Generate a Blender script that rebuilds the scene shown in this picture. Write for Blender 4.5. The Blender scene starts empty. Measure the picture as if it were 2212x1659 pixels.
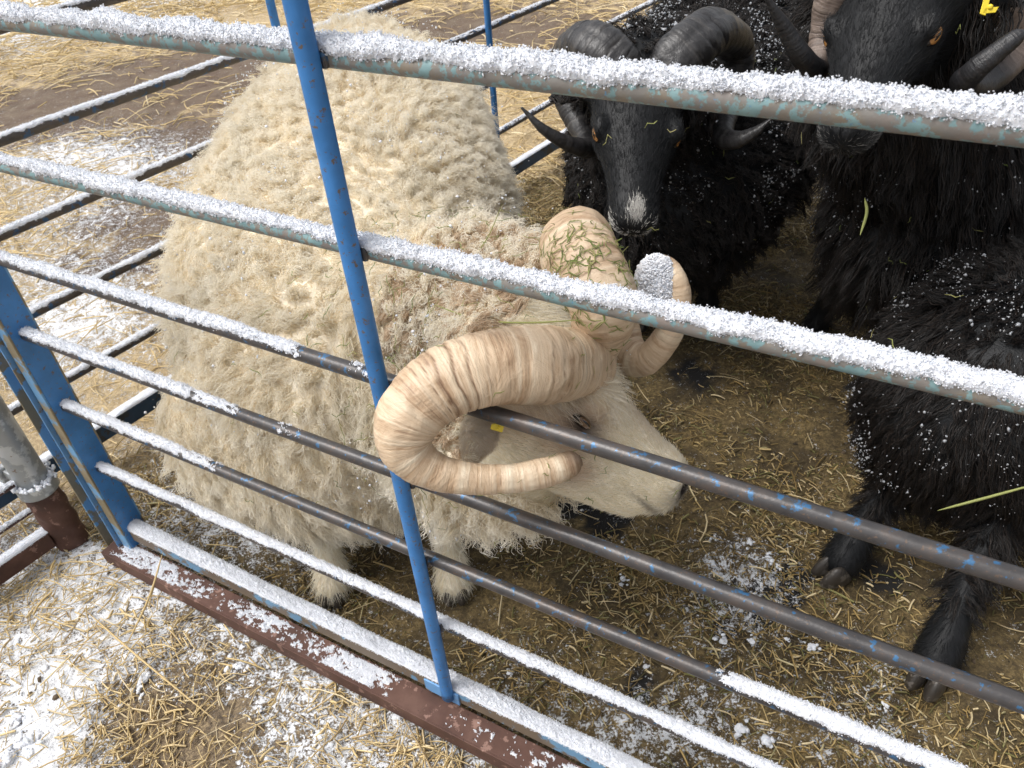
import bpy, bmesh, math
import numpy as np
from mathutils import Matrix, Vector, kdtree
from mathutils.bvhtree import BVHTree

SC = bpy.context.scene
COL = SC.collection
RNG = np.random.default_rng(7)

# ------------------------------------------------------------------ camera
CAM = np.array([0.0, 0.0, 1.131])
ROT = np.array([[0.9968272, -0.0499699, -0.0619558],      # right
                [0.0795959, 0.6258027, 0.7759095],        # up
                [0.0, 0.7783791, -0.6277945]])            # forward (rows transposed below)
R_ = ROT.T                                                # columns -> rows
RIGHT = np.array([0.9968272125, 0.0795959068, 0.0])
_R = np.array([[0.9968272125, -0.0499698745, -0.0619557909],
               [0.0795959068, 0.6258026661, 0.7759094758],
               [0.0, 0.7783791073, -0.6277945248]])
K = 1657.156                                              # focal length for a picture 2212 wide
cd = bpy.data.cameras.new('camera')
cam = bpy.data.objects.new('camera', cd); COL.objects.link(cam)
cd.sensor_width = 36; cd.sensor_fit = 'HORIZONTAL'; cd.lens = K / 2212 * 36
cd.clip_start = 0.02; cd.clip_end = 200
M = Matrix.Identity(4)
for i in range(3):
    M[i][0] = _R[0][i]; M[i][1] = _R[1][i]; M[i][2] = -_R[2][i]; M[i][3] = CAM[i]
cam.matrix_world = M
cd.dof.use_dof = True; cd.dof.focus_distance = 0.80; cd.dof.aperture_fstop = 20.0
SC.camera = cam

# ------------------------------------------------------------------ sky, sun, exposure (overcast)
w = bpy.data.worlds.new('World'); SC.world = w; w.use_nodes = True
nt = w.node_tree; nt.nodes.clear()
sky = nt.nodes.new('ShaderNodeTexSky'); sky.sky_type = 'NISHITA'; sky.sun_disc = False
SUN_EL, SUN_AZ = math.radians(60), math.radians(-100)      # azimuth from +Y towards +X
sky.sun_elevation = SUN_EL; sky.sun_rotation = SUN_AZ
sky.air_density = 1.0; sky.dust_density = 6.0; sky.ozone_density = 1.0
hs = nt.nodes.new('ShaderNodeHueSaturation'); hs.inputs['Saturation'].default_value = 0.22
bg = nt.nodes.new('ShaderNodeBackground'); bg.inputs['Strength'].default_value = 0.15
wo = nt.nodes.new('ShaderNodeOutputWorld')
nt.links.new(sky.outputs[0], hs.inputs['Color']); nt.links.new(hs.outputs[0], bg.inputs['Color']); nt.links.new(bg.outputs[0], wo.inputs['Surface'])
sd = bpy.data.lights.new('sun', 'SUN'); sd.energy = 1.2; sd.angle = math.radians(35); sd.color = (1.0, 0.97, 0.93)
sun = bpy.data.objects.new('sun', sd); COL.objects.link(sun)
sdir = Vector((math.sin(SUN_AZ) * math.cos(SUN_EL), math.cos(SUN_AZ) * math.cos(SUN_EL), math.sin(SUN_EL)))
sun.rotation_euler = sdir.to_track_quat('Z', 'Y').to_euler()
vs = SC.view_settings
SC.display_settings.display_device = 'sRGB'
vs.view_transform = 'Standard'; vs.look = 'None'; vs.gamma = 1.0; vs.use_curve_mapping = False
vs.exposure = 0.40
SC.render.engine = 'CYCLES'
SC.cycles.use_denoising = True
SC.cycles.max_bounces = 6; SC.cycles.diffuse_bounces = 4; SC.cycles.transparent_max_bounces = 8
SC.cycles_curves.shape = 'RIBBONS'

# ------------------------------------------------------------------ helpers
def ray(x, y):
    return _R.T @ np.array([(x - 1106) / K, -(y - 829.5) / K, 1.0])
def atz(x, y, z):
    v = ray(x, y); return CAM + v * ((z - CAM[2]) / v[2])
def atd(x, y, d):
    return CAM + ray(x, y) * d
def prj(P):
    q = (np.atleast_2d(P) - CAM) @ _R.T
    return 1106 + K * q[:, 0] / q[:, 2], 829.5 - K * q[:, 1] / q[:, 2], q[:, 2]
def nrm(v):
    v = np.asarray(v, float); return v / np.linalg.norm(v)
def cvec(r, u, toward):                                   # direction given as right, up, towards the viewer
    return nrm(r * _R[0] + u * _R[1] - toward * _R[2])

def hash3(ix, iy, iz, seed):
    h = (ix.astype(np.int64) * 374761393 + iy.astype(np.int64) * 668265263 + iz.astype(np.int64) * 2147483647 + seed * 144269) & 0xffffffff
    h = ((h ^ (h >> 13)) * 1274126177) & 0xffffffff
    h = h ^ (h >> 16)
    return (h & 0xffff) / 65535.0
def vnoise(P, seed=0):
    P = np.asarray(P, float); I = np.floor(P); F = P - I; F = F * F * (3 - 2 * F); I = I.astype(np.int64)
    out = 0
    for a in (0, 1):
        for b in (0, 1):
            for c in (0, 1):
                wgt = (F[:, 0] if a else 1 - F[:, 0]) * (F[:, 1] if b else 1 - F[:, 1]) * (F[:, 2] if c else 1 - F[:, 2])
                out = out + wgt * hash3(I[:, 0] + a, I[:, 1] + b, I[:, 2] + c, seed)
    return out
def fbm(P, scale, oct=4, seed=0, rough=0.5):
    P = np.asarray(P, float) * scale; s = 0; a = 1; t = 0
    for o in range(oct):
        s = s + a * vnoise(P + 17.3 * o, seed + o); t += a; a *= rough; P = P * 2.03
    return s / t
def sstep(a, b, x):
    t = np.clip((x - a) / (b - a), 0, 1); return t * t * (3 - 2 * t)

def mesh_obj(name, V, F, mat=None, parent=None, smooth=True):
    V = np.asarray(V, np.float32); me = bpy.data.meshes.new(name)
    if isinstance(F, np.ndarray):
        n, k = F.shape
        me.vertices.add(len(V)); me.vertices.foreach_set('co', V.ravel())
        me.loops.add(n * k); me.loops.foreach_set('vertex_index', F.astype(np.int32).ravel())
        me.polygons.add(n); me.polygons.foreach_set('loop_start', np.arange(0, n * k, k, dtype=np.int32))
        me.update(calc_edges=True); me.validate()
    else:
        me.from_pydata(V.tolist(), [], F); me.update()
    if smooth: me.polygons.foreach_set('use_smooth', np.ones(len(me.polygons), bool))
    o = bpy.data.objects.new(name, me); COL.objects.link(o)
    if mat: me.materials.append(mat)
    if parent: o.parent = parent
    return o
def attr(o, name, vals):
    a = o.data.attributes.new(name, 'FLOAT', 'POINT'); a.data.foreach_set('value', np.asarray(vals, np.float32))
def empty(name, loc=(0, 0, 0)):
    o = bpy.data.objects.new(name, None); COL.objects.link(o); o.location = loc; o.empty_display_size = 0.05
    return o
def tag(o, label=None, cat=None, group=None, kind=None):
    if label: o['label'] = label
    if cat: o['category'] = cat
    if group: o['group'] = group
    if kind: o['kind'] = kind
    return o
def adopt(root, *objs):                                   # parent without moving: root sits at its own base
    for o in objs:
        o.parent = root
        o.matrix_parent_inverse = Matrix.Translation(-root.location)

class Geo:                                                # collects shapes for one mesh
    def __init__(s): s.V = []; s.F = []; s.n = 0
    def add(s, V, F):
        V = np.asarray(V, float); s.V.append(V); s.F.extend([tuple(int(i) + s.n for i in f) for f in F]); s.n += len(V)
    def box(s, o, ax, ay, az, bevel=0):                   # centre, half vectors
        o = np.asarray(o, float); c = []
        for k in (-1, 1):
            for j in (-1, 1):
                for i in (-1, 1): c.append(o + i * np.asarray(ax) + j * np.asarray(ay) + k * np.asarray(az))
        s.add(c, [(0, 2, 3, 1), (4, 5, 7, 6), (0, 1, 5, 4), (2, 6, 7, 3), (0, 4, 6, 2), (1, 3, 7, 5)])
    def build(s, name, mat=None, parent=None, smooth=False, bevel=0):
        o = mesh_obj(name, np.concatenate(s.V), s.F, mat, parent, smooth)
        if bevel:
            m = o.modifiers.new('bevel', 'BEVEL'); m.width = bevel; m.segments = 2; m.limit_method = 'ANGLE'
        return o

def catmull(P, n):
    P = np.asarray(P, float); m = len(P)
    Q = np.vstack([2 * P[0] - P[1], P, 2 * P[-1] - P[-2]])
    t = np.linspace(0, m - 1, n); i = np.minimum(t.astype(int), m - 2); f = (t - i)[:, None]
    a, b, c, d = Q[i], Q[i + 1], Q[i + 2], Q[i + 3]
    return 0.5 * (2 * b + (c - a) * f + (2 * a - 5 * b + 4 * c - d) * f ** 2 + (3 * b - a - 3 * c + d) * f ** 3)
def frames(C, up0=(0, 0, 1)):
    T = np.gradient(C, axis=0); T /= np.linalg.norm(T, axis=1)[:, None] + 1e-12
    u = np.asarray(up0, float); U = []
    for t in T:
        u = u - t * (u @ t); u = u / (np.linalg.norm(u) + 1e-9); U.append(u.copy())
    U = np.array(U); return T, U, np.cross(T, U)
def tube(C, r, k=16, up0=(0, 0, 1), cap=True, shape=None):
    C = np.asarray(C, float); n = len(C); T, U, W = frames(C, up0)
    r = np.broadcast_to(np.asarray(r, float), (n,)); a = np.linspace(0, 2 * np.pi, k, endpoint=False)
    rr = r[:, None] * (np.ones((n, k)) if shape is None else shape(np.linspace(0, 1, n)[:, None], a[None, :]))
    V = C[:, None, :] + rr[..., None] * (np.cos(a)[None, :, None] * U[:, None, :] + np.sin(a)[None, :, None] * W[:, None, :])
    V = V.reshape(-1, 3); F = []
    for i in range(n - 1):
        for j in range(k): F.append((i * k + j, i * k + (j + 1) % k, (i + 1) * k + (j + 1) % k, (i + 1) * k + j))
    if cap: F.append(tuple(range(k - 1, -1, -1))); F.append(tuple((n - 1) * k + j for j in range(k)))
    return V, F

# ------------------------------------------------------------------ materials
def new_mat(name):
    m = bpy.data.materials.new(name); m.use_nodes = True
    nt = m.node_tree; b = nt.nodes['Principled BSDF']; return m, nt, b
def N(nt, typ, **kw):
    n = nt.nodes.new(typ)
    for k, v in kw.items():
        if k in n.inputs.keys(): n.inputs[k].default_value = v
        else: setattr(n, k, v)
    return n
def ramp(nt, fac, stops, interp='LINEAR'):
    r = nt.nodes.new('ShaderNodeValToRGB'); r.color_ramp.interpolation = interp
    e = r.color_ramp.elements
    while len(e) < len(stops): e.new(0.5)
    for el, (p, c) in zip(e, stops): el.position = p; el.color = (*c, 1) if len(c) == 3 else c
    nt.links.new(fac, r.inputs[0]); return r
def noise(nt, scale, detail=4, rough=0.55, vec=None, dist=0.0):
    n = N(nt, 'ShaderNodeTexNoise', Scale=scale, Detail=detail, Roughness=rough, Distortion=dist)
    if vec is not None: nt.links.new(vec, n.inputs['Vector'])
    return n
def mixc(nt, fac, a, b):
    m = nt.nodes.new('ShaderNodeMix'); m.data_type = 'RGBA'
    for s, v in ((m.inputs[0], fac), (m.inputs[6], a), (m.inputs[7], b)):
        if hasattr(v, 'links') or hasattr(v, 'is_output'): nt.links.new(v, s)
        elif isinstance(v, (int, float)): s.default_value = v
        else: s.default_value = (*v, 1)
    return m.outputs[2]
def bump(nt, b, h, strength=0.5, dist=0.01):
    u = N(nt, 'ShaderNodeBump', Strength=strength, Distance=dist)
    nt.links.new(h, u.inputs['Height']); nt.links.new(u.outputs[0], b.inputs['Normal'])
def geo_pos(nt):
    return nt.nodes.new('ShaderNodeTexCoord').outputs['Object']

def mat_paint(name, base, paint, cover, chips=(0.10, 0.05, 0.03), scale=60, rough=0.45, metal=0.0, worn=0.64):
    """old painted tube: `base` metal showing, `paint` covering the share `cover`"""
    m, nt, b = new_mat(name); v = geo_pos(nt)
    n1 = noise(nt, scale, 5, 0.65, v); n2 = noise(nt, scale * 0.35, 4, 0.6, v); n3 = noise(nt, scale * 2.6, 4, 0.7, v)
    lo = 0.62 - cover * 0.3
    f = ramp(nt, n1.outputs[0], [(lo - 0.02, (0, 0, 0)), (lo + 0.02, (1, 1, 1))])
    bc = ramp(nt, n2.outputs[0], [(0.3, base[0]), (0.5, base[1]), (0.68, base[2] if len(base) > 2 else base[1])])
    pc = ramp(nt, n2.outputs[0], [(0.3, paint), (0.7, tuple(min(1, c * 1.5 + 0.01) for c in paint))])
    c1 = mixc(nt, f.outputs[0], bc.outputs[0], pc.outputs[0])
    g = ramp(nt, n3.outputs[0], [(worn, (0, 0, 0)), (worn + 0.04, (1, 1, 1))])
    c2 = mixc(nt, g.outputs[0], c1, chips)
    nt.links.new(c2, b.inputs['Base Color']); b.inputs['Roughness'].default_value = rough; b.inputs['Metallic'].default_value = metal
    bump(nt, b, n1.outputs[0], 0.35, 0.0015)
    return m
MT = {}
MT['blue'] = mat_paint('blue_paint', [(0.16, 0.13, 0.09), (0.10, 0.07, 0.05), (0.2, 0.17, 0.12)], (0.028, 0.145, 0.37), 1.0, (0.13, 0.10, 0.08), 60, worn=0.60)
MT['blue_light'] = mat_paint('pale_blue_paint', [(0.27, 0.22, 0.14), (0.20, 0.16, 0.10), (0.3, 0.25, 0.17)], (0.10, 0.24, 0.45), 0.62, (0.12, 0.08, 0.05), 28)
MT['tan_edge'] = mat_paint('worn_edge_paint', [(0.30, 0.25, 0.16), (0.22, 0.18, 0.11), (0.34, 0.28, 0.19)], (0.11, 0.25, 0.42), 0.35, (0.13, 0.08, 0.05), 24)
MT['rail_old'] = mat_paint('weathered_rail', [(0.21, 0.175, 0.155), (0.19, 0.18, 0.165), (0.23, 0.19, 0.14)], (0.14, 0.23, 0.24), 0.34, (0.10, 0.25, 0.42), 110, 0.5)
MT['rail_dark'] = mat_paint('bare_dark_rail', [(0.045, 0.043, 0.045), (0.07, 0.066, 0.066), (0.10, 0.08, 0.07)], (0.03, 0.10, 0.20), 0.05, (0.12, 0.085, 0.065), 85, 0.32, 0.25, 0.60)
MT['rail_back'] = mat_paint('dark_back_rail', [(0.06, 0.05, 0.045), (0.09, 0.075, 0.065), (0.05, 0.045, 0.045)], (0.02, 0.07, 0.16), 0.12, (0.12, 0.08, 0.06), 40, 0.55)
MT['beam_back'] = mat_paint('dark_blue_beam', [(0.022, 0.03, 0.04), (0.03, 0.045, 0.06), (0.05, 0.04, 0.03)], (0.012, 0.045, 0.10), 0.55, (0.05, 0.04, 0.03), 30, 0.5)
MT['box_rail'] = mat_paint('worn_box_rail', [(0.20, 0.155, 0.10), (0.145, 0.11, 0.08), (0.24, 0.19, 0.12)], (0.11, 0.23, 0.36), 0.22, (0.12, 0.07, 0.05), 18, 0.6)
MT['rust'] = mat_paint('rusty_steel', [(0.055, 0.026, 0.019), (0.09, 0.042, 0.030), (0.13, 0.068, 0.05)], (0.19, 0.11, 0.085), 0.05, (0.05, 0.025, 0.02), 45, 0.75)
MT['rust_dark'] = mat_paint('dark_rusty_steel', [(0.045, 0.02, 0.02), (0.07, 0.03, 0.028), (0.09, 0.045, 0.035)], (0.12, 0.07, 0.05), 0.08, (0.03, 0.02, 0.02), 45, 0.55)
MT['galv'] = mat_paint('galvanised_steel', [(0.27, 0.29, 0.30), (0.34, 0.36, 0.37), (0.22, 0.23, 0.24)], (0.42, 0.44, 0.45), 0.25, (0.2, 0.14, 0.1), 20, 0.45, 0.4)

def mat_snow(name='snow', col=(0.76, 0.79, 0.85)):
    m, nt, b = new_mat(name); v = geo_pos(nt); n = noise(nt, 500, 3, 0.6, v)
    b.inputs['Base Color'].default_value = (*col, 1); b.inputs['Roughness'].default_value = 0.7
    b.inputs['Subsurface Weight'].default_value = 0.25; b.inputs['Subsurface Radius'].default_value = (0.004, 0.005, 0.006); b.inputs['Subsurface Scale'].default_value = 1.0
    bump(nt, b, n.outputs[0], 0.5, 0.0015)
    return m
MT['snow'] = mat_snow()

def mat_island(name, stops, rough=0.6, trans=0.0, fine=0.0):
    m, nt, b = new_mat(name); g = nt.nodes.new('ShaderNodeNewGeometry')
    r = ramp(nt, g.outputs['Random Per Island'], stops)
    nt.links.new(r.outputs[0], b.inputs['Base Color']); b.inputs['Roughness'].default_value = rough
    return m
MT['straw_pale'] = mat_island('dry_straw', [(0, (0.60, 0.45, 0.21)), (0.35, (0.72, 0.57, 0.31)), (0.65, (0.50, 0.36, 0.16)), (0.85, (0.80, 0.68, 0.45)), (1, (0.36, 0.25, 0.12))])
MT['straw_pen'] = mat_island('trodden_straw', [(0, (0.46, 0.32, 0.12)), (0.2, (0.16, 0.105, 0.035)), (0.38, (0.64, 0.48, 0.22)), (0.55, (0.26, 0.18, 0.06)), (0.72, (0.82, 0.68, 0.42)), (0.82, (0.22, 0.21, 0.07)), (1, (0.09, 0.062, 0.028))])
MT['hay_green'] = mat_island('green_hay', [(0, (0.12, 0.17, 0.035)), (0.4, (0.20, 0.25, 0.06)), (0.7, (0.30, 0.30, 0.10)), (1, (0.42, 0.36, 0.16))])
MT['hoof'] = mat_paint('hoof_horn', [(0.03, 0.026, 0.024), (0.045, 0.038, 0.032), (0.03, 0.025, 0.02)], (0.08, 0.07, 0.06), 0.2, (0.02, 0.02, 0.02), 50, 0.4)

MT['ice'] = mat_snow('ice_crystals', (0.34, 0.35, 0.37))
MT['ice'].node_tree.nodes['Principled BSDF'].inputs['Roughness'].default_value = 0.3
# ------------------------------------------------------------------ layout of the pen
COR = np.array([-0.7343, 0.9793, 0.0]); D = nrm([0.8553, -0.5181, 0]); NI = nrm([0.5181, 0.8553, 0])   # front hurdle: start, direction, inward
EB = nrm([0.6229, 0.7823, 0]); B0 = np.array([-0.912, 1.216, 0.0]); MB_ = nrm([0.7823, -0.6229, 0])     # back hurdle: start, direction, inward
def FP(t, off=0.0, z=0.0): return COR + D * t + NI * off + np.array([0, 0, z])
def BP(t, off=0.0, z=0.0): return B0 + EB * t + MB_ * off + np.array([0, 0, z])
def t_at(x, z, fn=FP, off=0.0, lo=-1.0, hi=2.3):          # parameter where the line at height z crosses picture column x
    ts = np.linspace(lo, hi, 4000); P = np.array([fn(t, off, z) for t in ts]); X, Y, d = prj(P)
    ok = d > 0.05; return float(ts[ok][np.argmin(np.abs(X[ok] - x))])
RZ = [0.970, 0.807, 0.656, 0.519, 0.380, 0.242]           # rail heights, top of the photo downwards
RR = 0.0083

# ------------------------------------------------------------------ ground
def grow(lo, hi, step, far, g=1.03):
    c = list(np.arange(lo, hi, step)); s = step; x = hi
    while x < far: c.append(x); s *= g; x += s
    s = step; x = lo; pre = []
    while x > -far: s *= g; x -= s; pre.append(x)
    return np.array(pre[::-1] + c)
def gz(P2):                                               # ground height
    P = np.column_stack([P2, np.zeros(len(P2))])
    z = (fbm(P, 2.2, 3, 5) - 0.5) * 0.03 + (fbm(P, 14, 3, 9) - 0.5) * 0.012 + (fbm(P, 60, 2, 12) - 0.5) * 0.006
    sn = snowmask(P2); n = fbm(P, 38, 3, 21)
    return z + sstep(0.42, 0.62, sn + (n - 0.5) * 0.9) * (0.006 + 0.006 * fbm(P, 110, 2, 30)) - 0.004
SPOTS = [  # picture place, radius in metres, amount of snow added
    (150, 1400, .17, .22), (60, 1620, .13, .5), (330, 1180, .2, .16), (560, 1560, .12, .10), (760, 1620, .14, .08), (120, 1250, .2, .2),
    (430, 1590, .07, -.45), (270, 1530, .05, -.4), (330, 1600, .05, -.3), (950, 1600, .2, .12), (620, 1330, .12, .12), (760, 1480, .12, .1),
    (1620, 1240, .10, .38), (1560, 1330, .09, .22), (1500, 1560, .10, .36), (1860, 1600, .10, .33), (1150, 1480, .09, .2), (1330, 1590, .07, .25), (1900, 1430, .06, .2), (1330, 1200, .05, .15),
    (520, 1090, .16, .32), (420, 900, .2, .2), (620, 1180, .10, .15),
    (180, 420, .45, .30), (330, 380, .3, .15), (60, 560, .35, .20), (250, 700, .3, .30), (60, 760, .25, .22), (170, 640, .3, .22), (20, 20, 1.4, .9), (260, 330, .35, .25), (100, 330, .3, .35)]
SPW = [(atz(x, y, 0)[:2], r, a) for x, y, r, a in SPOTS]
def P3_(P): return np.column_stack([P, np.zeros(len(P))])
def snowmask(P2):
    s = (P2 - COR[:2]) @ NI[:2]; q = (P2 - B0[:2]) @ MB_[:2]
    base = np.where(s < -0.02, 0.36, np.where(q > 0, 0.10, 0.08))
    for c, r, a in SPW: base = base + a * np.exp(-((P2 - c) ** 2).sum(1) / (r * r))
    return base
MUD = [(atz(x, y, 0)[:2], r, a) for x, y, r, a in [(430, 160, .9, 1), (120, 235, .8, 1), (420, 290, .5, .9), (330, 470, .3, .9), (1010, 75, 1.2, .8), (300, 560, .3, .8), (620, 120, .5, .7)]]
def mudmask(P2):
    m = np.zeros(len(P2))
    for c, r, a in MUD: m = np.maximum(m, a * np.exp(-(((P2 - c) * np.array([0.8, 1.2])) ** 2).sum(1) / (r * r)))
    return m
xs = grow(-1.9, 1.9, 0.009, 45); ys = grow(-0.4, 3.0, 0.009, 45)
X, Y = np.meshgrid(xs, ys); P2 = np.column_stack([X.ravel(), Y.ravel()])
nx, ny = len(xs), len(ys)
ii = (np.arange(ny - 1)[:, None] * nx + np.arange(nx - 1)[None, :]).ravel()
gF = np.column_stack([ii, ii + 1, ii + nx + 1, ii + nx])
s_ = (P2 - COR[:2]) @ NI[:2]; q_ = (P2 - B0[:2]) @ MB_[:2]
m, nt, b = new_mat('trodden_ground')
v = geo_pos(nt)
def A(nm): n = nt.nodes.new('ShaderNodeAttribute'); n.attribute_name = nm; return n.outputs['Fac']
def math2(op, a, bb, c=None):
    n = nt.nodes.new('ShaderNodeMath'); n.operation = op
    for i, x in enumerate((a, bb) if c is None else (a, bb, c)):
        if isinstance(x, (int, float)): n.inputs[i].default_value = x
        else: nt.links.new(x, n.inputs[i])
    return n.outputs[0]
nA = noise(nt, 48, 6, 0.75, v); nB = noise(nt, 9, 5, 0.6, v); nC = noise(nt, 260, 4, 0.7, v); nD = noise(nt, 110, 6, 0.8, v, 0.8)
pen = ramp(nt, nD.outputs[0], [(0.3, (0.032, 0.023, 0.011)), (0.48, (0.14, 0.098, 0.040)), (0.66, (0.44, 0.32, 0.14))])
out = ramp(nt, nD.outputs[0], [(0.3, (0.04, 0.03, 0.022)), (0.48, (0.17, 0.125, 0.08)), (0.68, (0.46, 0.35, 0.20))])
far = ramp(nt, nD.outputs[0], [(0.3, (0.20, 0.14, 0.075)), (0.5, (0.46, 0.35, 0.20)), (0.68, (0.74, 0.60, 0.38))])
mud = ramp(nt, nB.outputs[0], [(0.3, (0.10, 0.062, 0.042)), (0.7, (0.19, 0.145, 0.10))])
nE = noise(nt, 7, 4, 0.6, v); wet = ramp(nt, nE.outputs[0], [(0.42, (0, 0, 0)), (0.60, (1, 1, 1))])
penc = mixc(nt, math2('MULTIPLY', wet.outputs[0], 0.75), pen.outputs[0], (0.040, 0.028, 0.013))
penc = mixc(nt, A('dung'), penc, (0.010, 0.009, 0.009))
c = mixc(nt, A('pen'), out.outputs[0], penc)
c = mixc(nt, A('far'), c, far.outputs[0])
mf = math2('ADD', A('mud'), math2('MULTIPLY', math2('SUBTRACT', nB.outputs[0], 0.5), 1.4))
mr = ramp(nt, mf, [(0.40, (0, 0, 0)), (0.62, (1, 1, 1))])
c = mixc(nt, mr.outputs[0], c, mud.outputs[0])
sf = math2('ADD', A('snow'), math2('MULTIPLY', math2('SUBTRACT', nA.outputs[0], 0.5), 2.0))
sf = math2('ADD', sf, math2('MULTIPLY', math2('SUBTRACT', nC.outputs[0], 0.5), 1.9))
sr = ramp(nt, sf, [(0.42, (0, 0, 0)), (0.58, (1, 1, 1))])
c = mixc(nt, sr.outputs[0], c, (0.85, 0.87, 0.91))
nt.links.new(c, b.inputs['Base Color']); b.inputs['Roughness'].default_value = 0.8
hh = math2('ADD', math2('MULTIPLY', nC.outputs[0], 0.5), math2('ADD', nD.outputs[0], math2('MULTIPLY', sr.outputs[0], 0.6)))
bump(nt, b, hh, 0.8, 0.006)
ground = mesh_obj('ground', np.column_stack([P2, gz(P2)]), gF, m); tag(ground, kind='structure')
attr(ground, 'snow', snowmask(P2)); attr(ground, 'mud', mudmask(P2) * (q_ < 0.0))
dg_ = np.zeros(len(P2))
for x, y, r_ in ((1650, 1300, .055), (1700, 1255, .04), (1310, 1115, .05), (1240, 1090, .05), (1905, 1245, .04), (1560, 1360, .02), (1500, 810, .05), (1380, 1490, .03)):
    dg_ = np.maximum(dg_, sstep(1.25, .75, np.linalg.norm(P2 - atz(x, y, 0)[:2], axis=1) / r_ + (fbm(P3_(P2), 45, 3, 2) - .5) * 1.6))
attr(ground, 'dung', dg_)
attr(ground, 'pen', sstep(-0.03, 0.03, s_) * sstep(-0.05, 0.1, q_)); attr(ground, 'far', sstep(0.3, -0.2, q_) * sstep(-0.3, 0.3, s_))

# ------------------------------------------------------------------ straw, hay, snow clumps
def straws(name, P2, L, rad, mat, tilt=0.18, seed=1, lift=0.0, bend=0.10, kinds=None):
    r = np.random.default_rng(seed); n = len(P2); a = r.uniform(0, 2 * np.pi, n); z0 = gz(P2) + rad + lift * r.uniform(0, 1, n) ** 2
    dx = np.column_stack([np.cos(a), np.sin(a), r.normal(0, tilt, n)]); dx /= np.linalg.norm(dx, axis=1)[:, None]
    side = np.column_stack([-np.sin(a), np.cos(a), np.zeros(n)]); c = np.column_stack([P2, z0 + np.abs(dx[:, 2]) * L * 0.4])
    bd = r.normal(0, bend, n) * L; bz = np.abs(r.normal(0, 0.08, n)) * L
    pts = []
    for t in (-0.5, -0.17, 0.17, 0.5):
        k = 1 - (2 * t) ** 2
        pts.append(c + dx * (t * L)[:, None] + side * (bd * k * 0.5)[:, None] + np.array([0, 0, 1]) * (bz * k)[:, None])
    U = np.cross(side, dx); V = []
    for p in pts:
        for ang in (0.3, 2.4, 4.5):
            V.append(p + (side * np.cos(ang) + U * np.sin(ang)) * rad[:, None])
    V = np.stack(V, 1).reshape(-1, 3); base = (np.arange(n) * 12)[:, None]
    F = []
    for i in range(3):
        for j in range(3):
            F.append(np.concatenate([base + i * 3 + j, base + i * 3 + (j + 1) % 3, base + i * 3 + 3 + (j + 1) % 3, base + i * 3 + 3 + j], 1))
    return mesh_obj(name, V, np.concatenate(F), mat, smooth=False)
def scatter(n, x0, x1, y0, y1, keep, seed):
    r = np.random.default_rng(seed); P = np.column_stack([r.uniform(x0, x1, n), r.uniform(y0, y1, n)])
    return P[keep(P, r)]
def P3(P): return np.column_stack([P, np.zeros(len(P))])
sd_ = lambda P: (P - COR[:2]) @ NI[:2]
qd_ = lambda P: (P - B0[:2]) @ MB_[:2]
P = scatter(130000, -1.5, 0.35, 0.25, 1.75, lambda P, r: (sd_(P) < -0.055) & (r.random(len(P)) < np.clip(1.9 * fbm(P3(P), 7, 3, 3) - 0.45 , 0.10, 1) * np.where(P[:, 0] > -0.45, 1.0, 0.5) * sstep(1.25, 0.25, snowmask(P))), 11)
r = np.random.default_rng(5)
o = straws('straw_litter', P, np.clip(np.exp(r.normal(-4.0, .65, len(P))), .005, .13), np.clip(np.exp(r.normal(-6.95, .40, len(P))), .0004, .0024), MT['straw_pale'], 0.10, 2, 0.010)
tag(o, 'pale dry straw strewn over the snow in front of the blue hurdle', 'straw', kind='stuff')
P = scatter(190000, -1.1, 2.0, 0.05, 3.2, lambda P, r: (sd_(P) > -0.03) & (qd_(P) > -0.05) & (r.random(len(P)) < np.clip(3.0 * fbm(P3(P), 6, 4, 8) - 0.95, 0.06, 1)), 12)
r = np.random.default_rng(6)
o = straws('pen_straw', P, np.clip(np.exp(r.normal(-4.45, .68, len(P))), .003, .085), np.clip(np.exp(r.normal(-7.02, .42, len(P))), .0003, .0022), MT['straw_pen'], 0.12, 3, 0.007)
tag(o, 'short brown and golden straw trodden into the dark pen floor', 'straw', kind='stuff')
P = scatter(130000, -6, 2.5, 0.8, 10, lambda P, r: (sd_(P) > -0.3) & (qd_(P) < 0.45) & (r.random(len(P)) < np.clip(1.8 * fbm(P3(P), 2.5, 4, 4) - 0.2, 0.05, 1) * np.clip(1 - mudmask(P), 0.05, 1) / (1 + 0.05 * P[:, 1] ** 2)), 13)
r = np.random.default_rng(8); ds = 0.5 + 0.28 * P[:, 1]
o = straws('scattered_hay', P, r.uniform(0.012, 0.07, len(P)) * 1.4 * ds * (1 + 1.2 * (r.random(len(P)) < 0.15)), r.uniform(0.0008, 0.0021, len(P)) * ds, MT['straw_pale'], 0.12, 4, 0.01)
tag(o, 'loose yellow hay scattered on frosty ground behind the back hurdle', 'hay', kind='stuff')

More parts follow.
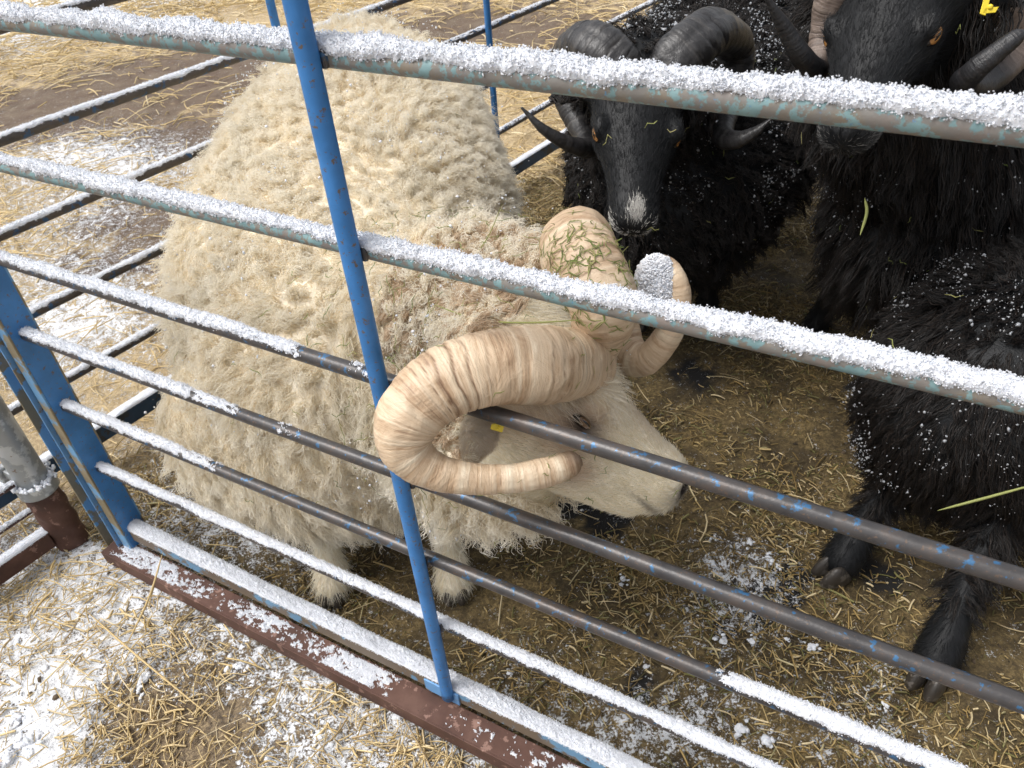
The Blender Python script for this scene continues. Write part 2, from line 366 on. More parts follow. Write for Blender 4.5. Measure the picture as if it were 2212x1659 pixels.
ICO = None
def ico(sub=2):
    bm = bmesh.new(); bmesh.ops.create_icosphere(bm, subdivisions=sub, radius=1)
    V = np.array([v.co[:] for v in bm.verts]); F = np.array([[v.index for v in f.verts] for f in bm.faces]); bm.free(); return V, F
I1, I2, I3 = ico(1), ico(2), ico(3)
def grains(C, rad, base=I1, seed=0, flat=1.0, jit=0.35):
    r = np.random.default_rng(seed); V0, F0 = base; n = len(C)
    V = V0[None] * (1 + r.normal(0, jit, (n, len(V0), 1)).clip(-0.6, 0.6)) * rad[:, None, None]
    V = V * np.exp(r.normal(0, 0.20, (n, 1, 3))) * np.array([1, 1, flat]) + C[:, None]
    F = F0[None] + (np.arange(n) * len(V0))[:, None, None]
    return V.reshape(-1, 3), F.reshape(-1, 3)
LS = 0.52
lumpP = [(312, 1462, .019), (300, 1490, .011), (245, 1472, .010), (345, 1480, .008), (60, 1600, .02), (30, 1560, .018), (20, 1640, .02), (690, 1590, .011), (700, 1560, .009), (560, 1530, .008), (775, 1600, .009), (515, 1440, .009), (640, 1430, .007),
         (1545, 1165, .009), (1620, 1170, .009), (1540, 1218, .012), (1548, 1240, .009), (1345, 1250, .009), (1342, 1262, .006), (1660, 1205, .012), (1680, 1225, .009), (1755, 1396, .010), (1698, 1380, .006), (1560, 1385, .010), (1625, 1385, .008), (1915, 1522, .010), (1720, 1272, .007), (1395, 1440, .006), (1600, 1575, .012), (1655, 1600, .012), (1900, 1600, .01), (1100, 1455, .006), (1250, 1490, .007)]
GV = []; r = np.random.default_rng(3)
for x, y, rr in lumpP:
    rr = rr * LS; p = atz(x, y, rr * 0.4); V0, F0 = I3
    for k in range(8):
        q = p + r.normal(0, rr * 1.0, 3) * (k > 0) * np.array([1, 1, .4]); s = rr * (1 if k == 0 else r.uniform(.35, .6))
        V = V0 * s * np.array([1, 1, .6]) * np.exp(r.normal(0, .25, 3)); V = V * (0.1 + 1.8 * fbm(V0 * 1.0 + q * 90, 2.4, 5, 3, 0.8))[:, None]
        GV.append((V + q, F0))
Pc = scatter(22000, -1.6, 0.4, 0.25, 1.8, lambda P, r: (sd_(P) < -0.06) & (r.random(len(P)) < np.clip(snowmask(P) * 1.3 - .15 + .8 * (fbm(P3(P), 12, 3, 31) - .5), 0.03, 1)), 14)
Pd = scatter(22000, -0.9, 1.4, 0.1, 2.0, lambda P, r: (sd_(P) > 0.0) & (qd_(P) > 0) & (r.random(len(P)) < np.clip(snowmask(P) - 0.12, 0.0, 1)), 15)
for PP, s, sc in ((Pc, 4, 0.0019), (Pd, 5, 0.0016)):
    C = np.column_stack([PP, gz(PP)]); r = np.random.default_rng(s)
    GV.append(grains(C, sc * r.uniform(.5, 1, len(C)) * (1 + 2.0 * (r.random(len(C)) < 0.05)), I1, s, 0.8))
n = 0; Vs = []; Fs = []
for V, F in GV: Vs.append(V); Fs.append(F + n); n += len(V)
o = mesh_obj('snow_crumbs', np.concatenate(Vs), np.concatenate(Fs), MT['snow']); tag(o, 'white clumps and crumbs of loose snow lying on the straw', 'snow', kind='stuff')

Pe = scatter(16000, -1.5, 0.4, 0.25, 1.8, lambda P, r: (sd_(P) < -0.06) & (r.random(len(P)) < np.clip(2.6 * fbm(P3(P), 9, 3, 77) - 0.8, 0.03, 1)), 24)
Pf = scatter(22000, -0.9, 1.6, 0.1, 2.2, lambda P, r: (sd_(P) > 0.0) & (qd_(P) > 0) & (r.random(len(P)) < np.clip(2.6 * fbm(P3(P), 9, 3, 78) - 0.8, 0.05, 1)), 25)
MT['soil'] = mat_island('dark_soil', [(0, (0.03, 0.022, 0.014)), (0.5, (0.075, 0.052, 0.032)), (1, (0.15, 0.11, 0.07))], 0.85)
GV = []
for PP, s in ((Pe, 14), (Pf, 15)):
    r = np.random.default_rng(s); GV.append(grains(np.column_stack([PP, gz(PP)]), 0.0011 * r.uniform(.5, 1.3, len(PP)) * (1 + 3.0 * (r.random(len(PP)) < 0.04)), I1, s, 0.8))
n = 0; Vs = []; Fs = []
for V, F in GV: Vs.append(V); Fs.append(F + n); n += len(V)
o = mesh_obj('soil_crumbs', np.concatenate(Vs), np.concatenate(Fs), MT['soil'], smooth=False); tag(o, 'small dark crumbs of soil and dung on the ground', 'soil', kind='stuff')

# ------------------------------------------------------------------ snow lying on a rail
def snow_cap(name, A_, B_, r, thick, parent, cover=None, width=1.25, seed=0, dens=1.0, rough=1.0, flat=False):
    A_ = np.asarray(A_, float); B_ = np.asarray(B_, float); L = np.linalg.norm(B_ - A_); T = (B_ - A_) / L
    S = nrm(np.cross(T, [0, 0, 1])); U = np.cross(S, T)
    n = max(20, int(L / 0.0016)); k = 17; t = np.linspace(0, L, n)
    cov = np.ones(n) if cover is None else cover(t)
    ang = np.linspace(-1, 1, k) * (1.25 if not flat else 1)
    tt, aa = np.meshgrid(t, ang, indexing='ij'); cc = cov[:, None] * np.ones_like(tt)
    NP = (A_ + T * tt.ravel()[:, None]) + S * aa.ravel()[:, None] * r * 1.5
    nz = 0.5 * fbm(NP, 130, 4, seed, 0.8) + 0.5 * fbm(NP, 420, 2, seed + 9, 0.8); nz = nz.reshape(tt.shape); nl = fbm(NP, 22, 3, seed + 50).reshape(tt.shape); nc = fbm(NP, 90, 5, seed + 80, .75).reshape(tt.shape)
    eff = np.clip(cc * 1.6 - 0.3 + (nc - 0.5) * 2.2 * (1 - np.clip(cc - 0.05, 0, 1)), 0, 1) * (cc > 0.03)
    h = thick * (0.15 + 1.5 * nl + rough * 1.35 * (nz - 0.5)) * eff * np.sqrt(np.clip(1 - np.abs(aa / ang[-1]) ** 2.5, 0, 1))
    h = np.where(eff < 0.05, -0.0012, h)
    if flat:
        V = A_ + T * tt.ravel()[:, None] + S * (aa.ravel() * r * (1 + 0.10 * (nl.ravel() - 0.5)))[:, None] + U * (h.ravel())[:, None]
    else:
        edge = ((nl - 0.5) * 0.7 + (nc - 0.5) * 0.9) * (np.abs(aa) / ang[-1]); a2 = aa * (0.78 + edge)
        rad = r * 0.985 + h + np.where(eff > .05, (nz - 0.5) * thick * 0.9 + 0.0004, 0)
        V = A_ + T * tt.ravel()[:, None] + S * (np.sin(a2) * rad).ravel()[:, None] + U * (np.cos(a2) * rad + np.maximum(h, 0) * 0.35).ravel()[:, None]
    ii = (np.arange(n - 1)[:, None] * k + np.arange(k - 1)[None, :]).ravel()
    F = np.column_stack([ii, ii + 1, ii + k + 1, ii + k]); F3 = np.concatenate([F[:, [0, 1, 2]], F[:, [0, 2, 3]]])
    rg = np.random.default_rng(seed + 1); ng = int(L * 24000 * dens)
    pick = rg.integers(0, len(V), ng); pick = pick[eff.ravel()[pick] > 0.06]
    C = V[pick] + rg.normal(0, 0.0008, (len(pick), 3)); gV, gF_ = grains(C, rg.uniform(.0003, .00068, len(pick)) * rough ** .5, I1, seed, 1.0, 0.45)
    return mesh_obj(name, np.concatenate([V, gV]), np.concatenate([F3, gF_ + len(V)]), MT['snow'], parent)

# ------------------------------------------------------------------ front hurdle
TMAX = 2.15
hurdle = empty('metal_hurdle', FP(1.0)); tag(hurdle, 'near blue and grey metal hurdle with thick snow on its upper rails', 'metal hurdle')
t_start = [t_at(-260, RZ[0]), t_at(-200, RZ[1]), t_at(-60, RZ[2]), t_at(52, RZ[3]), t_at(138, RZ[4]), t_at(224, RZ[5])]
TW = float(np.mean(t_start[3:]))
def rail(A_, B_, r, mat, name='rail', k=20, n=60):
    C = A_ + (B_ - A_) * np.linspace(0, 1, n)[:, None]
    V, F = tube(C, r, k); return mesh_obj(name, V, F, mat)
def cov_px(z, spans, soft=26):                            # spans in picture columns where snow lies -> cover along the rail
    def f(t):
        P = FP(TW, 0, z) + D * t[:, None]; x, y, d = prj(P); x = np.where(d > 0.03, x, 9999); c = np.zeros(len(t))
        for a, bq, v_ in spans: c = np.maximum(c, v_ * sstep(a - soft, a + soft, x) * (1 - sstep(bq - soft * 2, bq + soft, x)))
        return c
    return f
SPAN = [[(-900, 9999, 1)], [(-900, 9999, 1)], [(-900, 560, 1), (560, 660, .45), (775, 800, .5)], [(0, 420, 1), (420, 520, .40), (620, 650, .4)], [(0, 400, 1), (400, 475, .42), (1560, 1700, .45), (1640, 9999, .72)], [(0, 560, .75), (500, 1150, .50), (1100, 9999, .70)]]
for i, z in enumerate(RZ):
    a, bq = FP(TW, 0, z), FP(TMAX, 0, z)
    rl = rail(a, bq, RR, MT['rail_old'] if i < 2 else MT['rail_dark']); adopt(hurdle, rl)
    sc = snow_cap('snow_cap', a, bq, RR, [0.0052, 0.0042, 0.0036, 0.0033, 0.0031, 0.0022][i], None, cov_px(z, SPAN[i]), seed=100 + i * 7, dens=[1.5, 1.3, 1, .9, .9, .9][i])
    sc.parent = rl; sc.matrix_parent_inverse = Matrix.Identity(4)
# welded sleeve ends at the upright
rl = rail(FP(TW, 0, 1.125), FP(TMAX, 0, 1.125), RR, MT['rail_old']); adopt(hurdle, rl)
# bottom box rail
ZB = 0.077; HB = 0.0125
bt = rail(FP(TW, 0, ZB), FP(TMAX, 0, ZB), 0.01, MT['box_rail']); bpy.data.objects.remove(bt)
g = Geo(); L = (TMAX - TW) / 2; g.box(FP(TW + L, 0, ZB), D * L, NI * HB, np.array([0, 0, HB * 1.15])); bt = g.build('bottom_rail', MT['box_rail'], bevel=0.002); adopt(hurdle, bt)
sc = snow_cap('snow_cap', FP(TW, 0, ZB + HB * 1.15), FP(TMAX, 0, ZB + HB * 1.15), HB, 0.0095, None, None, seed=190, dens=2.2, rough=0.9, flat=True); sc.parent = bt
# skid angle below
g = Geo(); z0 = 0.046
g.box(FP(TW + L - 0.02, -0.030, z0), D * (L + 0.03), NI * 0.020, np.array([0, 0, 0.0015]))
g.box(FP(TW + L - 0.02, -0.0515, z0 - 0.0135), D * (L + 0.03), NI * 0.0015, np.array([0, 0, 0.015]))
sk = g.build('skid_angle', MT['rust'], bevel=0.0008); adopt(hurdle, sk)
def skc(t): return 0.33 + 0.9 * (fbm(np.column_stack([t * 9, t * 0, t * 0]), 1, 3, 4) - 0.5) - 0.12 * sstep(0.2, 0.6, t)
sc = snow_cap('snow_patch', FP(TW - 0.03, -0.030, z0 + 0.0017), FP(TMAX, -0.030, z0 + 0.0017), 0.0165, 0.005, None, skc, seed=230, dens=1.8, rough=1.0, flat=True); sc.parent = sk
# middle upright, outside the rails
TS = 0.7165
C = np.array([FP(TS, -RR - 0.0085, z) for z in np.linspace(ZB - 0.004, 1.14, 60)])
V, F = tube(C, 0.0088, 24, D, shape=lambda t, a: 1 + 0 * t + 0.10 * np.cos(2 * a)); up = mesh_obj('upright', V, F, MT['blue']); adopt(hurdle, up)
for z in RZ:                                              # weld beads
    g = Geo()
    for sgn in (-1, 1):
        V0, F0 = I3; q = FP(TS + sgn * 0.0075, -RR * 0.95, z); g.add(V0 * np.array([.0042, .0042, .0075]) * (0.75 + 0.5 * fbm(V0, 2.2, 3, 8))[:, None] + q, F0)
    wd = g.build('weld', MT['rail_dark'], smooth=True); adopt(hurdle, wd)
g = Geo(); g.box(FP(TS - 0.012, -HB - 0.0015, ZB - 0.003), D * 0.03, NI * 0.0015, np.array([0, 0, HB * 1.1])); o = g.build('foot_plate', MT['blue_light'], bevel=0.001); adopt(hurdle, o)

# end post of the front hurdle: channel whose web faces along the hurdle
def channel(name, t, o0, o1, z0, z1, web, edge, depth=0.018, th=0.0018, root=None, open_sign=-1):
    mid = (o0 + o1) / 2; hz = (z1 - z0) / 2; zc = (z0 + z1) / 2
    g = Geo(); g.box(FP(t, mid, zc), D * th, NI * ((o1 - o0) / 2), np.array([0, 0, hz])); wb = g.build(name, web, bevel=0.0008)
    g = Geo(); 
    g.box(FP(t - depth / 2 + 0.0005, o0 - 0.0018, zc), D * depth / 2, NI * th, np.array([0, 0, hz]))
    g.box(FP(t - depth / 2 + 0.0005, o1 + 0.0018, zc), D * depth / 2, NI * th, np.array([0, 0, hz]))
    fl = g.build('flange', edge, bevel=0.0008); fl.parent = wb; return wb
P_ = channel('end_post', TW - 0.0019, -0.0195, 0.0195, 0.047, 1.14, MT['blue'], MT['tan_edge'], 0.022); adopt(hurdle, P_)
hp = empty('corner_channel', FP(TW - 0.07)); tag(hp, 'blue channel post with worn tan edges standing left of the near hurdle end', 'steel post')
g = Geo(); g.box(FP(TW - 0.050, 0.012, 0.58), D * 0.019, NI * 0.0018, np.array([0, 0, 0.56])); wb = g.build('web', MT['blue'], bevel=0.0008)
g = Geo(); g.box(FP(TW - 0.0295, -0.010, 0.58), D * 0.0016, NI * 0.020, np.array([0, 0, 0.56])); f1 = g.build('flange', MT['blue_light'], bevel=0.0008)
g = Geo(); g.box(FP(TW - 0.0705, -0.010, 0.58), D * 0.0016, NI * 0.020, np.array([0, 0, 0.56])); f2 = g.build('flange', MT['tan_edge'], bevel=0.0008)
adopt(hp, wb, f1, f2)

# ------------------------------------------------------------------ back hurdle
BZ = [0.849, 0.688, 0.542, 0.386, 0.229]
bh = empty('back_hurdle', BP(1.2)); tag(bh, 'far metal hurdle with dark frosted rails running behind the white ram', 'metal hurdle')
for i, z in enumerate(BZ):
    a, bq = BP(-0.35, 0, z), BP(4.2, 0, z)
    rl = rail(a, bq, 0.0098, MT['rail_back'], k=14); adopt(bh, rl)
    sc = snow_cap('snow_cap', a, bq, 0.0098, 0.0018, None, lambda t: np.clip(0.62 - 0.35 * sstep(1.0, 1.6, t), 0, 1) + 0 * t, seed=300 + i, dens=0.5); sc.parent = rl
rl = rail(BP(-0.35, 0, 0.985), BP(4.2, 0, 0.985), 0.0098, MT['rail_back'], k=14); adopt(bh, rl)
g = Geo(); g.box(BP(1.925, 0, 0.08), EB * 2.275, MB_ * 0.013, np.array([0, 0, 0.019])); bb = g.build('bottom_beam', MT['beam_back'], bevel=0.002); adopt(bh, bb)
sc = snow_cap('snow_cap', BP(-0.35, 0, 0.099), BP(4.2, 0, 0.099), 0.013, 0.005, None, None, seed=340, dens=0.7, rough=0.5, flat=True); sc.parent = bb
for t in (0.842 * 0.7 * 1.242, 1.682 * 0.7 * 1.242, 2.75, 3.6):
    C = np.array([BP(t, 0.019, z) for z in np.linspace(0.07, 1.0, 20)]); V, F = tube(C, 0.0095, 16, EB); up = mesh_obj('upright', V, F, MT['blue']); adopt(bh, up)

# ------------------------------------------------------------------ galvanised pole, clamp and rusty panel at the left
pb = atz(158, 1168, 0.0)
gp = empty('galvanised_pole', pb); tag(gp, 'grey galvanised pole with a ring clamp and rusted foot at the left corner', 'pole')
V, F = tube(np.array([pb + [0, 0, z] for z in np.linspace(0.165, 1.05, 30)]), 0.027, 28, D); o1 = mesh_obj('pole_tube', V, F, MT['galv'])
V, F = tube(np.array([pb + [0, 0, z] for z in np.linspace(0.0, 0.15, 24)]), 0.030, 28, D, shape=lambda t, a: 1 + 0.06 * np.sin(5 * a + 20 * t)); o2 = mesh_obj('rusted_foot', V, F, MT['rust'])
V, F = tube(np.array([pb + [0, 0, z] for z in np.linspace(0.148, 0.172, 10)]), 0.035, 28, D); o3 = mesh_obj('ring_clamp', V, F, MT['galv'])
g = Geo(); q = pb + cvec(-0.9, -0.2, 0.3) * 0.03 + [0, 0, 0.16]; g.box(pb + [0, 0, .160] - D * 0.05, D * 0.03, NI * 0.012, np.array([0, 0, 0.011])); g.box(pb + [0, 0, .160] - D * 0.085, D * 0.008, NI * 0.02, np.array([0, 0, 0.017])); o4 = g.build('clamp_lug', MT['galv'], bevel=0.003)
adopt(gp, o1, o2, o3, o4)
rs = np.random.default_rng(9); C = pb + np.column_stack([rs.normal(0, 0.016, 700), rs.normal(0, 0.016, 700), 0.172 + rs.exponential(0.002, 700)])
d2 = np.linalg.norm((C - pb)[:, :2], axis=1); C = C[(d2 > 0.026) & (d2 < 0.040)]; V, F = grains(C, rs.uniform(.002, .0045, len(C)), I1, 3); o5 = mesh_obj('snow_cap', V, F, MT['snow']); adopt(gp, o5)
rp = empty('rusty_panel', pb - EB * 0.3); tag(rp, 'rusty panel with thin snowy bars at the lower left edge', 'metal panel')
q0 = pb - EB * 0.03 
for z, rr in ((0.115, 0.0042), (0.185, 0.0045)):
    rl = rail(q0 + [0, 0, z], q0 - EB * 0.6 + [0, 0, z], rr, MT['rust_dark'], 'bar', 10); adopt(rp, rl)
    sc = snow_cap('snow_cap', q0 + [0, 0, z], q0 - EB * 0.6 + [0, 0, z], rr, 0.004, None, None, seed=400 + int(z * 100), dens=0.7); sc.parent = rl
g = Geo(); g.box(q0 - EB * 0.3 + [0, 0, 0.042], EB * 0.3, MB_ * 0.012, np.array([0, 0, 0.019])); bb = g.build('bottom_beam', MT['rust'], bevel=0.002); adopt(rp, bb)
sc = snow_cap('snow_cap', q0 + [0, 0, 0.061], q0 - EB * 0.6 + [0, 0, 0.061], 0.012, 0.006, None, lambda t: 0.85 + 0 * t, seed=440, rough=0.6, flat=True); sc.parent = bb
# ------------------------------------------------------------------ animals: tools
def mat_skin(name, cols, spot, rough=0.6, bmp=0.3, sc=30):
    """pigment: base noise colours; attribute 'spot' brings in a second colour, 'dark' a third"""
    m, nt, b = new_mat(name); v = geo_pos(nt); n = noise(nt, sc, 5, 0.6, v); n2 = noise(nt, 300, 3, 0.6, v)
    c = ramp(nt, n.outputs[0], [(0.35, cols[0]), (0.65, cols[1])]).outputs[0]
    a = nt.nodes.new('ShaderNodeAttribute'); a.attribute_name = 'spot'; c = mixc(nt, a.outputs['Fac'], c, spot[0])
    a = nt.nodes.new('ShaderNodeAttribute'); a.attribute_name = 'dark'; c = mixc(nt, a.outputs['Fac'], c, spot[1])
    nt.links.new(c, b.inputs['Base Color']); b.inputs['Roughness'].default_value = rough
    bump(nt, b, n2.outputs[0], bmp, 0.002); return m
def mat_hair(name, stops, rough=0.55, spec=0.4, patch=None, tip=None, trans=0.0, tint=None):
    m, nt, b = new_mat(name); h = nt.nodes.new('ShaderNodeHairInfo')
    c = ramp(nt, h.outputs['Random'], stops).outputs[0]
    if patch:                                             # patches of stained wool
        v = geo_pos(nt); n = noise(nt, patch[1], 3, 0.6, v); f = ramp(nt, n.outputs[0], [(patch[2], (0, 0, 0)), (patch[2] + .15, (1, 1, 1))])
        c = mixc(nt, f.outputs[0], c, patch[0])
    if tint:
        for nm, cc_ in tint:
            at = nt.nodes.new('ShaderNodeAttribute'); at.attribute_name = nm; c = mixc(nt, at.outputs['Fac'], c, cc_)
    if tip:
        f = ramp(nt, h.outputs['Intercept'], [(0.2, (0, 0, 0)), (1.0, (1, 1, 1))]); c = mixc(nt, f.outputs[0], c, tip)
    nt.links.new(c, b.inputs['Base Color']); b.inputs['Roughness'].default_value = rough; b.inputs['Specular IOR Level'].default_value = spec
    if trans:
        tr = nt.nodes.new('ShaderNodeBsdfTranslucent'); nt.links.new(c, tr.inputs['Color']); ms = nt.nodes.new('ShaderNodeMixShader'); ms.inputs[0].default_value = trans
        o_ = nt.nodes['Material Output']; nt.links.new(b.outputs[0], ms.inputs[1]); nt.links.new(tr.outputs[0], ms.inputs[2]); nt.links.new(ms.outputs[0], o_.inputs['Surface'])
    return m
MT['ram_skin'] = mat_skin('pale_sheep_skin', [(0.76, 0.67, 0.52), (0.84, 0.76, 0.62)], [(0.42, 0.24, 0.13), (0.10, 0.085, 0.085)])
MT['blk_skin'] = mat_skin('black_sheep_skin', [(0.006, 0.007, 0.008), (0.011, 0.0115, 0.013)], [(0.34, 0.33, 0.32), (0.006, 0.006, 0.007)], 0.5, 0.5, 60)
MT['blk_skin'].node_tree.nodes['Principled BSDF'].inputs['Specular IOR Level'].default_value = 0.25
MT['fleece'] = mat_hair('cream_fleece', [(0, (0.78, 0.66, 0.47)), (0.4, (0.87, 0.79, 0.62)), (0.8, (0.92, 0.87, 0.74)), (1, (0.72, 0.58, 0.40))], 0.7, 0.2, ((0.74, 0.65, 0.49), 7, 0.60), (0.94, 0.90, 0.80), 0.4, (('spot', (.40, .36, .27)),))
MT['facehair'] = mat_hair('pale_face_hair', [(0, (0.86, 0.78, 0.60)), (0.5, (0.93, 0.89, 0.76)), (1, (0.95, 0.93, 0.86))], 0.6, 0.2, ((0.80, 0.60, 0.40), 16, 0.64), None, 0.45, (('spot', (.52, .36, .27)), ('dark', (.07, .06, .06))))
MT['neckhair'] = mat_hair('tan_neck_wool', [(0, (0.50, 0.36, 0.24)), (0.5, (0.64, 0.51, 0.37)), (1, (0.76, 0.66, 0.52))], 0.7, 0.2, None, None, 0.3)
MT['blackwool'] = mat_hair('black_wool', [(0, (0.006, 0.0055, 0.0055)), (0.6, (0.010, 0.0085, 0.008)), (1, (0.026, 0.018, 0.014))], 0.5, 0.35)
MT['blackhair'] = mat_hair('black_face_hair', [(0, (0.005, 0.0055, 0.0065)), (1, (0.009, 0.010, 0.012))], 0.55, 0.25)
MT['whitehair'] = mat_hair('white_nose_hair', [(0, (0.40, 0.39, 0.37)), (1, (0.66, 0.64, 0.60))], 0.6, 0.2)
MT['greyhair'] = mat_hair('grey_muzzle_hair', [(0, (0.03, 0.03, 0.03)), (1, (0.15, 0.145, 0.14))], 0.6, 0.2)

def ellip(P, ax, r):                                      # ellipsoid: centre, 3 axes (rows), 3 radii
    V0, F0 = I3; return (V0 * np.asarray(r)) @ np.asarray(ax) + np.asarray(P), F0
def chain(pts, n=None):                                   # pts: (x,y,z,r_side,r_vert) -> overlapping ellipsoids
    pts = np.asarray(pts, float)
    if pts.shape[1] == 4: pts = np.column_stack([pts, pts[:, 3]])
    L = np.linalg.norm(np.diff(pts[:, :3], axis=0), axis=1).sum()
    n = n or int(max(8, L / (pts[:, 3].min() * 0.33))); Q = catmull(pts, n); Tn = np.gradient(Q[:, :3], axis=0)
    out = []
    for q, t in zip(Q, Tn):
        t = nrm(t)
        up = np.array([0, 0, 1.0]) if abs(t[2]) < 0.9 else np.array([1.0, 0, 0])
        s = nrm(np.cross(t, up)); u = np.cross(s, t)
        ra, rb = abs(q[3]), abs(q[4]); out.append(ellip(q[:3], [t, s, u], [min(ra, rb), ra, rb]))
    return out
def remesh(name, blobs, voxel, mat, smooth=6, disp=None):
    n = 0; Vs = []; Fs = []
    for V, F in blobs: Vs.append(V); Fs.append(F + n); n += len(V)
    o = mesh_obj('tmp', np.concatenate(Vs), np.concatenate(Fs))
    m = o.modifiers.new('r', 'REMESH'); m.mode = 'VOXEL'; m.voxel_size = voxel; m.use_smooth_shade = True
    s = o.modifiers.new('s', 'SMOOTH'); s.factor = 0.5; s.iterations = smooth
    dg = bpy.context.evaluated_depsgraph_get(); me = bpy.data.meshes.new_from_object(o.evaluated_get(dg)); bpy.data.objects.remove(o)
    b = bpy.data.objects.new(name, me); COL.objects.link(b); me.materials.clear(); me.materials.append(mat)
    me.polygons.foreach_set('use_smooth', np.ones(len(me.polygons), bool)); return b
def surf(o):
    me = o.data; me.calc_loop_triangles(); n = len(me.vertices); V = np.empty(n * 3, np.float32); me.vertices.foreach_get('co', V); V = V.reshape(-1, 3).astype(float)
    T = np.empty(len(me.loop_triangles) * 3, np.int32); me.loop_triangles.foreach_get('vertices', T); T = T.reshape(-1, 3)
    Nv = np.empty(n * 3, np.float32); me.vertices.foreach_get('normal', Nv); return V, T, Nv.reshape(-1, 3).astype(float)
def sample(o, n, keep, seed=0):
    V, T, Nv = surf(o); r = np.random.default_rng(seed); a = V[T[:, 0]]; b = V[T[:, 1]]; c = V[T[:, 2]]
    w_ = np.linalg.norm(np.cross(b - a, c - a), axis=1) * np.clip(keep((a + b + c) / 3), 0, 1); w_ /= w_.sum()
    i = r.choice(len(T), n, p=w_); u = r.random((n, 1)); v = r.random((n, 1)); f = u + v > 1; u = np.where(f, 1 - u, u); v = np.where(f, 1 - v, v)
    P = a[i] + u * (b[i] - a[i]) + v * (c[i] - a[i]); Nn = Nv[T[i]].mean(1); Nn /= np.linalg.norm(Nn, axis=1)[:, None] + 1e-9
    return P, Nn
def hair_obj(name, P, rad, mat, parent=None):
    n, k, _ = P.shape; h = bpy.data.hair_curves.new(name); h.add_curves([k] * n)
    h.attributes['position'].data.foreach_set('vector', P.astype(np.float32).ravel())
    h.points.foreach_set('radius', np.broadcast_to(rad, (n, k)).astype(np.float32).ravel())
    h.materials.append(mat); o = bpy.data.objects.new(name, h); COL.objects.link(o)
    return o
def unit(A): return A / (np.linalg.norm(A, axis=1)[:, None] + 1e-9)
def wool(name, body, n, keep, mat, length, nlocks, clump=0.7, crimp=0.003, freq=2.5, down=0.6, out=0.55, noisew=0.5, rad=0.0005, seed=0, k=8, flow=None, nscale=9, lenf=None, frizz=0.0, dj=0.16, tints=None):
    r = np.random.default_rng(seed); P, Nn = sample(body, n, keep, seed)
    nl = min(nlocks, n); Lp, Ln = P[:nl], Nn[:nl]
    kd = kdtree.KDTree(nl)
    for i, p in enumerate(Lp): kd.insert(p, i)
    kd.balance(); idx = np.array([kd.find(p)[1] for p in P])
    g = np.array([0, 0, -1.0]); dn = g - Ln * (Ln @ g)[:, None]
    nz = np.stack([vnoise(Lp * nscale + 31 * j, 60 + j) - 0.5 for j in range(3)], 1) * 2.0
    d = Ln * out + dn * down + nz * noisew + r.normal(0, dj, (nl, 3))
    if flow is not None: d = d + flow(Lp, Ln)
    d = unit(d); dd = (d * Ln).sum(1); d = unit(d + Ln * np.clip(0.18 - dd, 0, 1)[:, None])
    ll = length * r.uniform(0.7, 1.25, nl) * (0.7 + 0.6 * vnoise(Lp * 12, 5))
    if lenf is not None: ll = ll * lenf(Lp)
    s1 = unit(np.cross(d, Ln + 0.01)); s2 = np.cross(d, s1); ph = r.uniform(0, 6.28, nl); fr = freq * r.uniform(0.7, 1.3, nl)
    t = np.linspace(0, 1, k)[None, :, None]; D_, L_ = d[idx][:, None], (ll[idx] * r.uniform(0.75, 1.15, n))[:, None, None]
    ds = unit(d[idx] + r.normal(0, 0.16, (n, 3)))[:, None]
    grav = np.array([0, 0, -1.0])
    own = P[:, None] + ds * L_ * t + grav * L_ * 0.22 * t ** 2
    lock = Lp[idx][:, None] + D_ * L_ * t + grav * L_ * 0.22 * t ** 2
    c = clump * t ** 1.1 * r.uniform(0.6, 1.15, (n, 1, 1)); Q = own * (1 - c) + lock * c
    a = crimp * np.sqrt(t) * r.uniform(0.5, 1.3, (n, 1, 1)); phs = (ph[idx] + r.normal(0, 0.5, n))[:, None, None]; ff = fr[idx][:, None, None]
    Q = Q + a * (np.sin(6.283 * ff * t + phs) * s1[idx][:, None] + np.cos(6.283 * ff * t + phs) * s2[idx][:, None])
    if frizz: Q = Q + np.cumsum(r.normal(0, frizz, Q.shape), 1) * t
    rr = rad * (1 - 0.6 * np.linspace(0, 1, k) ** 2)[None, :] * r.uniform(0.7, 1.3, (n, 1))
    o = hair_obj(name, Q, rr, mat)
    for nm, fn in (tints or {}).items():
        a = o.data.attributes.new(nm, 'FLOAT', 'CURVE'); a.data.foreach_set('value', np.clip(fn(P), 0, 1).astype(np.float32))
    return o
def fur(name, body, n, keep, mat, length, comb, out=0.35, rad=0.00035, seed=0, k=4, jit=0.25, tints=None):
    r = np.random.default_rng(seed); P, Nn = sample(body, n, keep, seed)
    cb = comb(P); cb = unit(cb - Nn * (cb * Nn).sum(1)[:, None]); d = unit(cb + Nn * out + r.normal(0, jit, (n, 3)))
    L = length * r.uniform(0.6, 1.3, n); t = np.linspace(0, 1, k)[None, :, None]
    Q = P[:, None] + d[:, None] * (L[:, None, None] * t) + (cb - Nn * 0.2)[:, None] * (L[:, None, None] * 0.3 * t ** 2)
    o = hair_obj(name, Q, rad * (1 - 0.7 * np.linspace(0, 1, k))[None, :] * np.ones((n, 1)), mat)
    for nm, fn in (tints or {}).items():
        a = o.data.attributes.new(nm, 'FLOAT', 'CURVE'); a.data.foreach_set('value', np.clip(fn(P), 0, 1).astype(np.float32))
    return o
def carve(bd, H, items):                                  # push small hollows into the head: (centre, radii, depth), mirrored in y when marked
    V, T, Nv = surf(bd); l = H.loc(V); d = np.zeros(len(V))
    for c, r, dep, mir in items:
        ll = l.copy(); 
        if mir: ll[:, 1] = np.abs(ll[:, 1])
        d += dep * np.exp(-(((ll - c) / r) ** 2).sum(1))
    V = V - Nv * d[:, None]; bd.data.vertices.foreach_set('co', V.astype(np.float32).ravel()); bd.data.update()

